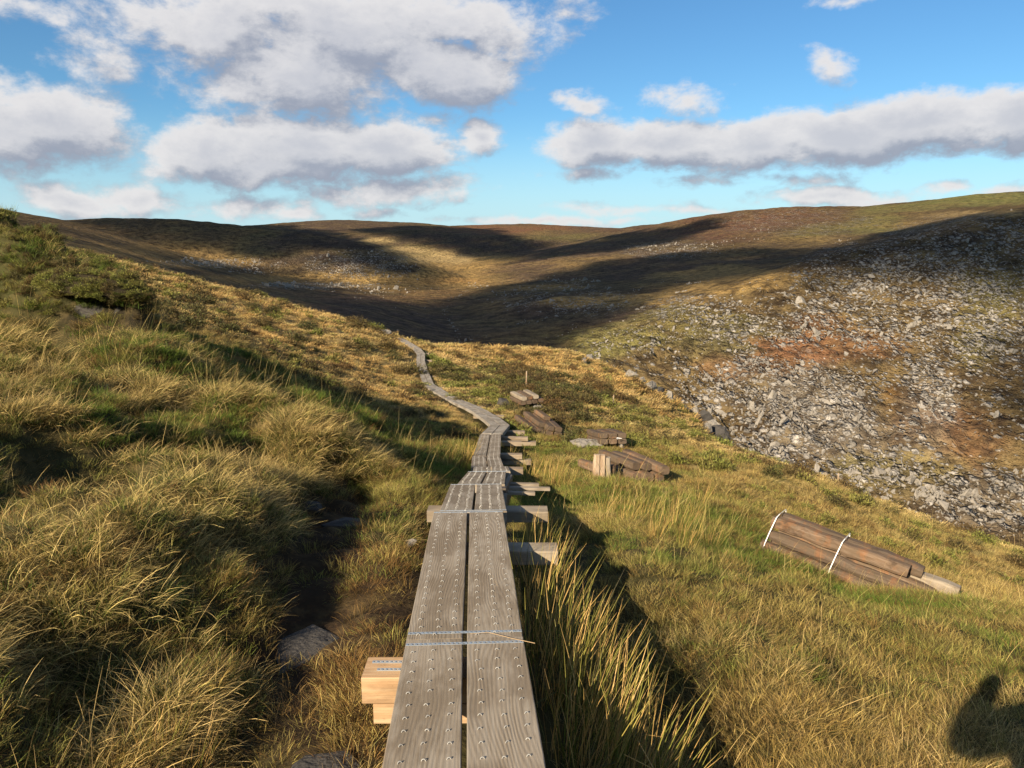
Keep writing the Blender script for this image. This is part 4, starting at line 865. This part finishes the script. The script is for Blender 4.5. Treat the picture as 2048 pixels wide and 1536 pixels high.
for i, t_ in enumerate([(930, 925, 14.4, 1.0), (915, 918, 15, .9), (940, 905, 15.6, .9), (900, 930, 14, .7), (870, 925, 14.5, .6)]): rush(*t_, i, 'golden rush clump left of the middle planks', 'rush clumps left of the middle planks')
for i, t_ in enumerate([(1210, 1045, 9.4, .8), (1290, 1065, 9.0, .9), (1350, 1090, 8.6, .9), (1250, 1090, 8.2, .7), (1390, 1010, 11.5, .8), (1400, 990, 12.5, .9), (1420, 1110, 8.3, .7), (1310, 1130, 7.6, .7), (1370, 1145, 7.5, .7)]): rush(*t_, i, 'thin rush clump in the turf between the boardwalk and the timber bundle', 'rush clumps between the boardwalk and the bundle')
for i, t_ in enumerate([(450, 735, 11, .75), (480, 750, 11, .7), (425, 745, 10.8, .65), (560, 775, 11.5, .6), (340, 1470, 3.1, .45), (370, 1490, 3.0, .5), (310, 1500, 3.0, .45)]): rush(*t_, i, 'yellow rush clump rising from the left slope', 'rush clumps on the left slope')
# the dry stem lying across the near strap
bm = bmesh.new(); pts = [jt+np.array([.02, .03, .004]), jt+np.array([.10, .025, .014]), jt+np.array([.20, -.03, .016]), jt+np.array([.30, -.10, .03])]
rows = [[bm.verts.new(tuple(p+np.array([0, math.cos(a_), math.sin(a_)])*w_)) for a_ in (0, 2.1, 4.2)] for p, w_ in zip(pts, (.0007, .0013, .0016, .0018))]
for r0, r1 in zip(rows, rows[1:]):
    for i in range(3): bm.faces.new((r0[i], r0[(i+1) % 3], r1[(i+1) % 3], r1[i]))
o = bm_obj('dry_stem', bm, material('dry_stem_straw', .7, .2)[0]); o.data.materials[0].node_tree.nodes['Principled BSDF'].inputs['Base Color'].default_value = (.36, .25, .14, 1); tag(o, 'single dry stem lying across the steel strap on the near planks', 'stem')
# ---------------------------------------------------------------- the photographer, standing on the planks behind the lens
def person():
    J = {'pelvis': (0, 0, 0), 'waist': (0, .0, .14), 'chest': (0, -.01, .34), 'neck': (0, .0, .50), 'headb': (0, .03, .58), 'head': (0, .05, .68), 'top': (0, .05, .76),
         'hl': (-.10, 0, -.04), 'kl': (-.12, .02, -.46), 'al': (-.12, -.01, -.86), 'tl': (-.13, .15, -.90), 'hr': (.10, 0, -.04), 'kr': (.12, .02, -.46), 'ar': (.12, -.01, -.86), 'tr': (.13, .15, -.90),
         'sl': (-.18, 0, .43), 'el': (-.36, .14, .27), 'wl': (-.10, .30, .56), 'sr': (.18, 0, .43), 'er': (.34, .12, .26), 'wr': (.10, .30, .56)}
    Ed = [('pelvis', 'waist'), ('waist', 'chest'), ('chest', 'neck'), ('neck', 'headb'), ('headb', 'head'), ('head', 'top'), ('pelvis', 'hl'), ('hl', 'kl'), ('kl', 'al'), ('al', 'tl'), ('pelvis', 'hr'), ('hr', 'kr'), ('kr', 'ar'), ('ar', 'tr'),
          ('chest', 'sl'), ('sl', 'el'), ('el', 'wl'), ('chest', 'sr'), ('sr', 'er'), ('er', 'wr')]
    R_ = {'pelvis': .15, 'waist': .14, 'chest': .16, 'neck': .065, 'headb': .085, 'head': .105, 'top': .07, 'hl': .11, 'hr': .11, 'kl': .065, 'kr': .065, 'al': .05, 'ar': .05, 'tl': .04, 'tr': .04, 'sl': .12, 'sr': .12, 'el': .095, 'er': .095, 'wl': .05, 'wr': .05}
    n_ = list(J); me = bpy.data.meshes.new('body'); me.from_pydata([J[k] for k in n_], [(n_.index(a), n_.index(b)) for a, b in Ed], [])
    o = bpy.data.objects.new('person', me); C.objects.link(o); sk = o.modifiers.new('skin', 'SKIN'); o.modifiers.new('sub', 'SUBSURF').levels = 2; o.modifiers['sub'].render_levels = 2
    for i, k in enumerate(n_): me.skin_vertices[0].data[i].radius = (R_[k], R_[k]*(.8 if k in ('chest', 'waist', 'pelvis') else 1)); me.skin_vertices[0].data[i].use_root = (i == 0)
    mt = material('dark_outdoor_clothes', .9, .1)[0]; mt.node_tree.nodes['Principled BSDF'].inputs['Base Color'].default_value = (.04, .05, .07, 1); me.materials.append(mt)
    return o
pe = person(); deck_z = float(np.interp(-.38, [s0b[1], s0[1], n0[1]], [s0b[2], s0[2], n0[2]]))
pe.location = (-.10, -.40, deck_z+.925); tag(pe, 'person in dark outdoor clothes standing on the planks, both arms raised to hold a camera', 'person')
hands = []
for sx in (-1, 1):
    for f in range(5):
        me = bpy.data.meshes.new('finger'); thumb = f == 4
        b0 = Vector((sx*.085, .305, .565)); tip = Vector((sx*(.035 if not thumb else .05), .335+(.0 if not thumb else -.02), .60-.018*f if not thumb else .545)); mid_ = (b0+tip)/2+Vector((sx*.012, .018, 0.0))
        me.from_pydata([b0, mid_, tip], [(0, 1), (1, 2)], []); o = bpy.data.objects.new('finger', me); C.objects.link(o); o.parent = pe; o.modifiers.new('s', 'SKIN'); o.modifiers.new('u', 'SUBSURF').levels = 1
        for i, rr_f in enumerate((.011, .0095, .008)): me.skin_vertices[0].data[i].radius = (rr_f, rr_f)
        mt = bpy.data.materials.get('skin_tone') or material('skin_tone', .6, .3)[0]; mt.node_tree.nodes['Principled BSDF'].inputs['Base Color'].default_value = (.5, .3, .22, 1); me.materials.append(mt)
protos = []
for s in range(12):
    o = stone('stone', 300+s, [(1.3, .8, .7), (1, .55, 1.5), (1.5, .6, 1.0), (.8, .5, 1.7)][s % 4], n=16); C.objects.unlink(o); protos.append(o)
K['stone'] = coll('stone_kinds', protos)
def clusters(x, y, s=1.0):
    return .5*fbm(x/34/s+y/80/s, y/34/s-x/100, 401, 4, .6)+.5*fbm(x/9/s, y/9/s, 402, 3, .6)
def sow_stones(n, r0, r1, th0, th1, dens, size, name, label, single=0, cat_label=None, group=None):
    th = NR.uniform(th0, th1, n); r = np.exp(NR.uniform(math.log(r0), math.log(r1), n)); x = r*np.sin(th); y = r*np.cos(th); z = H(x, y); px, py, dd = PX(x, y, z)
    p = dens(px, py, x, y); k = NR.random(n) < p; x, y, z, r, px, py, p = [a[k] for a in (x, y, z, r, px, py, p)]; n = len(x)
    s = size[0]*np.exp(NR.normal(0, size[1], n))*(.7+.9*np.clip(p, 0, 1)); s = np.minimum(s, size[2])
    rot = np.stack([NR.normal(.15, .25, n), NR.normal(.45, .3, n), NR.normal(.3, .7, n)], 1)
    sc = np.stack([s*NR.uniform(.7, 1.3, n), s*NR.uniform(.7, 1.3, n), s*NR.uniform(.7, 1.35, n)], 1)
    P = np.stack([x, y, z-.08*s], 1); order = np.argsort(-(s/r)); top = order[:single]; rest = order[single:]
    for j, i in enumerate(top):
        o = bpy.data.objects.new('boulder', protos[j % 12].data); C.objects.link(o); o.location = P[i]; o.rotation_euler = rot[i]; o.scale = sc[i]*1.15
        tag(o, cat_label, 'boulder', group)
    scatter(name, label, K['stone'], P[rest], rot[rest], sc[rest], NR.random(len(rest)))
def band(px, py, *bl):
    o = np.zeros(px.shape)
    for (cx, cy, rx, ry, a) in bl: o = np.maximum(o, a*blob(px, py, cx, cy, rx, ry))
    return o
def dens_slope(px, py, x, y):
    m_ = rock_mask(px, py); c = clusters(x, y)
    hi = band(px, py, (1640, 830, 110, 90, 1.0), (1860, 800, 60, 100, .9), (1750, 640, 200, 60, .8), (1500, 770, 110, 70, .75), (1850, 560, 250, 70, .85), (1980, 640, 120, 120, .7), (1700, 920, 200, 60, .8), (1960, 1000, 140, 60, .7), (1560, 900, 110, 40, .8), (1400, 620, 120, 30, .5), (1500, 660, 90, 40, .6), (1950, 480, 160, 40, .55), (1640, 560, 110, 40, .8))
    lo = band(px, py, (1650, 700, 130, 22, .8), (1900, 890, 90, 60, .8), (1810, 790, 40, 25, .8), (1330, 690, 110, 40, .4), (2020, 830, 50, 110, .5), (1600, 500, 200, 20, .9))
    return m_*np.clip(.13+hi*.38+c*1.25, 0.03, 1)*(1-.8*lo)*sstep(150, 175, np.hypot(x, y))
sow_stones(85000, 150, 700, .10, .80, dens_slope, (.52, .58, 3.8), 'scree_stones', 'pale grey stones and slabs strewn over the steep valley side across the stream', 120,
           'pale grey boulder half buried in the stony valley side across the stream', 'boulders on the stony valley side')
def dens_far(px, py, x, y):
    h_ = band(px, py, (700, 520, 90, 26, .8), (790, 545, 60, 22, .9), (640, 570, 120, 8, .7), (450, 525, 130, 10, .45), (760, 578, 120, 9, .6), (540, 540, 80, 10, .5), (1340, 500, 90, 16, .7), (1440, 492, 60, 14, .5), (1170, 565, 40, 10, .8), (1110, 560, 60, 10, .4), (1500, 470, 60, 16, .3), (1590, 450, 60, 14, .25), (1690, 486, 30, 8, .7), (1250, 610, 60, 12, .4), (1130, 600, 160, 30, .25), (1020, 600, 60, 20, .15), (960, 570, 30, 8, .4))
    return np.clip(h_*(.35+1.6*clusters(x, y, 2.5)), 0, 1)*(np.hypot(x, y) > 300)
sow_stones(50000, 300, 2200, -.45, .55, dens_far, (1.9, .4, 7), 'hillside_stones', 'scattered pale stones on the far hillsides around the upper valley', 20, 'pale boulder standing on the far hillsides around the upper valley', 'boulders on the far hillsides')
def dens_stream(px, py, x, y):
    c = np.interp(py, [520, 545, 575, 600, 620, 650, 690, 720], [1005, 965, 940, 905, 890, 905, 925, 980]); d = np.abs(px-c)
    c2 = np.interp(px, [930, 1010, 1130, 1250, 1330], [680, 655, 625, 590, 560]); d2 = np.abs(py-c2)+99*(px < 930)+99*(px > 1330)
    return np.clip(np.maximum((1-d/14)*.45*(py > 560), (1-d2/8)*.30)*(.5+1.5*clusters(x, y)), 0, 1)
sow_stones(40000, 200, 1200, -.20, .25, dens_stream, (.75, .4, 2.4), 'stream_stones', 'grey stones lying along the stream bed on the valley floor')
# ---------------------------------------------------------------- broken clouds overhead, out of the frame, whose shadows lie on the hills
m, q, b = material('cloud_vapour', 1.0, 0); b.inputs['Base Color'].default_value = (.88, .88, .9, 1)
lw = q.new('ShaderNodeLayerWeight'); lw.inputs[0].default_value = .35
tr = q.new('ShaderNodeBsdfTransparent'); mx = q.new('ShaderNodeMixShader'); q.put(mx.inputs[0], q.rng(lw.outputs['Facing'], .15, .95, .64, .97)); q.l.new(b.outputs[0], mx.inputs[1]); q.l.new(tr.outputs[0], mx.inputs[2]); q.l.new(mx.outputs[0], q.n['Material Output'].inputs[0]); M_CLOUD = m
SH = [[(230, 512), (360, 512), (450, 526), (560, 550), (640, 582), (760, 604), (880, 600), (905, 640), (935, 700), (800, 730), (640, 690), (500, 625), (400, 585), (300, 548)],
      [(120, 428), (350, 430), (500, 447), (640, 462), (760, 498), (872, 552), (860, 578), (800, 574), (740, 540), (670, 512), (600, 500), (520, 524), (430, 510), (330, 486), (200, 458)],
      [(712, 460), (850, 452), (990, 461), (1015, 476), (1095, 488), (1060, 508), (1005, 522), (940, 512), (880, 492), (790, 476)],
      [(1080, 500), (1250, 470), (1340, 455), (1440, 436), (1430, 458), (1300, 490), (1200, 502), (1080, 520), (1020, 527)],
      [(900, 600), (960, 578), (1060, 560), (1180, 532), (1250, 522), (1340, 512), (1430, 500), (1570, 500), (1640, 512), (1560, 540), (1400, 562), (1320, 580), (1180, 604), (1290, 606), (1180, 650), (1100, 690), (930, 700)],
      [(1620, 520), (1700, 488), (1850, 452), (2048, 422), (2200, 400), (2200, 560), (1990, 575), (1850, 548), (1740, 545), (1640, 560)],
      [(1590, 800), (1690, 770), (1800, 790), (1900, 760), (1930, 830), (1850, 900), (1800, 960), (1700, 930), (1600, 880)],
      [(1990, 720), (2048, 660), (2250, 660), (2250, 1050), (2030, 960), (1970, 840)]]
ZC = 1000.0; ST = 32.0
gx, gy = np.meshgrid(np.arange(-3300, 1100, ST), np.arange(-2000, 2000, ST), indexing='ij'); gx = gx.ravel()+NR.uniform(-8, 8, gx.size); gy = gy.ravel()+NR.uniform(-8, 8, gy.size)
zt_ = np.zeros(gx.shape)
for k in range(6):
    tt = (ZC-zt_)/TO_SUN[2]; qx = gx-TO_SUN[0]*tt; qy = gy-TO_SUN[1]*tt; hm_ = np.hypot(qx, qy) > 137; zt_ = np.where(hm_, .5*zt_+.5*H(qx, qy, False), zt_)
cpx, cpy, _d = PX(qx, qy, zt_); rr_ = np.hypot(qx, qy); vis_ = (rr_ > 170) & (qy > 50)
ico = bmesh.new(); bmesh.ops.create_icosphere(ico, subdivisions=2, radius=1.0); IV = np.array([v.co[:] for v in ico.verts]); IF = np.array([[v.index for v in f.verts] for f in ico.faces]); ico.free()
for i, poly in enumerate(SH):
    k_ = inpoly(cpx, cpy, poly, 10 if i < 5 else 26)*vis_
    k_ = k_+(.30 if i < 6 else .42)*fbm(gx/130, gy/130, 500+i, 3)*(k_ > .02)
    keep = k_ > (.42 if i < 6 else .55)
    if i >= 6: keep = keep & (NR.random(len(keep)) < .20)
    if keep.sum() < 2: continue
    Vs = []; Fs = []; n = 0
    for x_, y_, kk in zip(gx[keep], gy[keep], k_[keep]):
        R_ = ST*(.62+.35*min(kk, 1.0)); v = IV*(1+.22*NR.normal(size=(len(IV), 1)))*np.array([R_, R_, R_*.7])+np.array([x_, y_, ZC+NR.uniform(-8, 18)])
        Vs.append(v); Fs.append(IF+n); n += len(v)
    o = mesh_obj('cloud', np.concatenate(Vs), np.concatenate(Fs), M_CLOUD, smooth=True)
    tag(o, 'white cloud high overhead, its shadow lying ' + ['on the dark slope beside the boardwalk', 'on the left hill', 'on the middle far hill', 'under the right ridge', 'across the valley floor', 'on the top of the stony side', 'on the grey scree', 'on the right end of the stony side'][i], 'cloud', 'clouds casting shadows on the hills')
ACC = {}
def put(kind, x, y, z, sc, tint, lean=.12, wind=0.0):
    n = len(x)
    if n == 0: return
    rot = np.stack([NR.normal(0, lean, n), NR.normal(0, lean, n)+wind, NR.uniform(-1.5, 1.5, n) if kind in ('tussock', 'stalk', 'fartuss') else NR.uniform(0, 6.28, n)], 1)
    ACC.setdefault(kind, []).append((np.stack([x, y, z], 1), rot, sc, tint))
def clear(x, y):
    k = np.ones(len(x), bool)
    for (cx, cy, r) in KEEP: k &= (x-cx)**2+(y-cy)**2 > r*r
    return k
def choose(w):
    w = np.maximum(np.stack(w, 1), 0); c = np.cumsum(w, 1); u = NR.random(len(c))*np.maximum(c[:, -1], 1.0)   # weights under 1 leave the ground bare
    return (u[:, None] > c).sum(1)
TL = [(-600, 600), (0, 630), (140, 640), (300, 680), (450, 740), (640, 860), (820, 930), (600, 950), (560, 1060), (540, 1250), (470, 1560), (-600, 1600)]
LM = [(560, 950), (700, 1010), (880, 1010), (850, 1200), (800, 1560), (440, 1560), (520, 1250)]
SG = [(230, 520), (800, 672), (960, 850), (850, 850), (500, 700), (285, 640)]
KN = [(860, 690), (1150, 700), (1330, 770), (1470, 890), (1250, 830), (1050, 770), (900, 750)]
MO = [(-400, 380), (0, 430), (120, 450), (200, 500), (290, 580), (290, 650), (140, 630), (0, 600), (-400, 560)]
RC = [(1040, 1010), (1120, 1010), (1200, 1110), (1300, 1300), (1420, 1536), (1080, 1536)]
def sow(n, r0, r1, far, p=1.0, th=.80):
    x, y = samp(n, r0, r1, -th, th, p); k = clear(x, y); x, y = x[k], y[k]; z = H(x, y); px, py, dd = PX(x, y, z); r = np.hypot(x, y); n = len(x)
    a = fbm(x/1.1, y/1.1, 201, 3)*1.6; b = fbm(x/3.7, y/3.7, 202, 3)*1.6; c = fbm(x/.45, y/.45, 203, 2)*1.4; big = fbm(x/12, y/12, 204, 2)*1.5
    tl = inpoly(px, py, TL, 50); lm = inpoly(px, py, LM, 30); sg = inpoly(px, py, SG, 12); kn = inpoly(px, py, KN, 8)*(r > 48); mo = inpoly(px, py, MO, 16)*(r < 20); rc = inpoly(px, py, RC, 25)
    ld = lane_d(x, y); ok = sstep(.30, .55, ld); right = sstep(-.1, .5, near_x(x, y))*(1-kn)
    crest = sstep(1250, 1500, px)*sstep(-.9, .1, (py-(850+.38*(px-1300)))/-200.)*right
    ex = 1-np.clip(tl+lm+sg+kn+mo, 0, 1)
    w_t = tl*np.clip(.9*a+1.1*c+.15, .03, .55)+lm*.03+sg*.62*(1+.6*b)+ex*(.12*(1+1.6*b)+.50*crest)+kn*.42+mo*.03
    w_g = .50*tl*(1-.4*a)+lm*.30*(1+a)+sg*.14*(1-.6*b)+ex*.60*(1-.5*b+.5*big)*(1-.35*crest)+kn*.22+mo*.70
    w_s = .22*tl+lm*.50*(1-.4*a)+sg*.22+ex*.25*(1-.6*big+.5*a)+kn*.38+mo*.06
    w_h = tl*0+sg*.035*(c > .1)*(1-b)+kn*.05*(b > .1)+mo*.42*(1+.5*b)+ex*.02*(r > 17)*(a > .3)*2
    w_m = sg*.012*(a > 0)+kn*.015+mo*.30*(1-b)+ex*.015*(r > 14)*4*(a < -.2)
    w_k = .035*tl+.02*lm+.03*ex+.01*sg
    gap = np.clip(1-.75*lm*(a < -.12)-.5*tl*(a+c < -.55)*(r < 14)-.75*rc, .05, 1)
    td_ = seg_d(x, y, TROUGH, np.zeros(len(TROUGH)))[0]+.10*c; gap = gap*(1-.93*(1-sstep(.16, .34, td_)))
    hc = blob(px, py, 1080, 770, 110, 60)*(r > 22)*(r < 60); w_h = w_h+hc*.4*(a > .1)
    W_ = [w*ok*gap for w in (w_t, w_g, w_s, w_h, w_m, w_k)]
    ch = choose(W_); names = ['fartuss', 'farturf', 'farsedge', 'heath', 'moss', None] if far else ['tussock', 'turf', 'sedge', 'heath', 'moss', 'stalk']
    gs = np.clip(r/(34 if far else 9), .8, 2.2) if far else np.clip(r/9, .85, 1.25)
    for i, nm in enumerate(names):
        if nm is None: continue
        m = ch == i
        if not m.any(): continue
        s = gs[m]*NR.uniform(.7, 1.3, m.sum())
        if nm in ('tussock', 'fartuss'): s *= (1-.30*ex[m])*(1-.3*sg[m])*(1+.05*tl[m])*np.clip(1+.5*a[m], .5, 1.5)
        if nm in ('heath', 'moss'): s = NR.uniform(.7, 1.6, m.sum())*np.clip(r[m]/22, .7, 2.0)*(1-.52*mo[m])
        zz = 1+.2*NR.normal(size=m.sum())
        sc = np.stack([s, s, s*np.clip(zz, .6, 1.4)*(.75 if far else 1)], 1)
        if nm in ('turf', 'farturf'): tint = .34-.35*big[m]+.35*c[m]-.10*tl[m]+.55*sg[m]+.50*kn[m]+.75*crest[m]+.04*ex[m]+.25*b[m]*ex[m]
        elif nm in ('tussock', 'fartuss'): tint = .28+.4*b[m]+.45*sg[m]+.55*kn[m]
        else: tint = (.4+.6*b[m])*(1-.8*lm[m])+.2*sg[m]+NR.normal(0, .12, m.sum())
        put(nm, x[m], y[m], z[m]-.01, sc, np.clip(tint+NR.normal(0, .18, m.sum()), 0, 1), .15, .05)
# the overhanging lip of the turf bank
_l = bmesh.new(); bmesh.ops.create_icosphere(_l, subdivisions=5, radius=1.0); A0, A1 = P3(120, 566, 12.35), P3(262, 590, 11.95)
_c = (A0+A1)/2; _ax = (A1-A0); _ln = np.linalg.norm(_ax)/2; _ax = _ax/np.linalg.norm(_ax); _pts = []
_co = np.array([v.co[:] for v in _l.verts]); _k = 1+.16*fbm(_co[:, 0]*2.2+9, _co[:, 1]*2.2+_co[:, 2]*3, 611, 3)
for v, p, k_ in zip(_l.verts, _co, _k):
    q_ = _c+_ax*p[0]*(_ln+.18)*k_+np.array([.25, .45, 0])*p[1]*k_+np.array([0, -.05, 1])*p[2]*(.24 if p[2] > 0 else .13)*k_; v.co = tuple(q_)
    if p[2] > -.15 and NR.random() < .22: _pts.append(q_)
_m = material('peaty_turf', .95, .05)[0]; _m.node_tree.nodes['Principled BSDF'].inputs['Base Color'].default_value = (.03, .024, .014, 1)
for f in _l.faces: f.smooth = True
tag(bm_obj('turf_overhang', _l, _m), 'mossy lip of turf overhanging the dark rocks at the broken end of the bank', 'turf')
_pts = np.array(_pts); _q = NR.random(len(_pts))
for nm_, mk in (('moss', _q < .3), ('turf', _q >= .38), ('heath', (_q >= .3) & (_q < .38))):
    n_ = int(mk.sum()); s_ = NR.uniform(.35, .6, n_); put(nm_, _pts[mk, 0], _pts[mk, 1], _pts[mk, 2]-.03, np.stack([s_, s_, s_], 1), np.clip(NR.normal(.3, .2, n_), 0, 1), .4)
sow(26000, 1.0, 9, False, 1.35, .95)
sow(34000, 7.5, 26, False)
sow(36000, 24, 62, True)
sow(22000, 55, 112, True)
LAB = {'tussock': ('bleached_grass', 'long bleached tussock grass bent by the wind over the near hillside'), 'turf': ('green_turf', 'short green turf with dry tips growing near the boardwalk'),
       'sedge': ('brown_sedge', 'low rust brown sedge growing between the tussocks near the boardwalk'), 'stalk': ('dry_stalks', 'long thin dry grass stalks standing above the near turf'),
       'heath': ('heather_cover', 'dark brown heather cushions scattered over the bank and slope'), 'moss': ('bilberry_cover', 'olive green bilberry cushions scattered over the bank and slope'),
       'fartuss': ('distant_bleached_grass', 'golden tussock grass covering the farther slope and knoll'), 'farturf': ('distant_turf', 'short olive turf covering the farther slope and knoll'), 'farsedge': ('distant_sedge', 'short brown sedge covering the farther slope and knoll')}
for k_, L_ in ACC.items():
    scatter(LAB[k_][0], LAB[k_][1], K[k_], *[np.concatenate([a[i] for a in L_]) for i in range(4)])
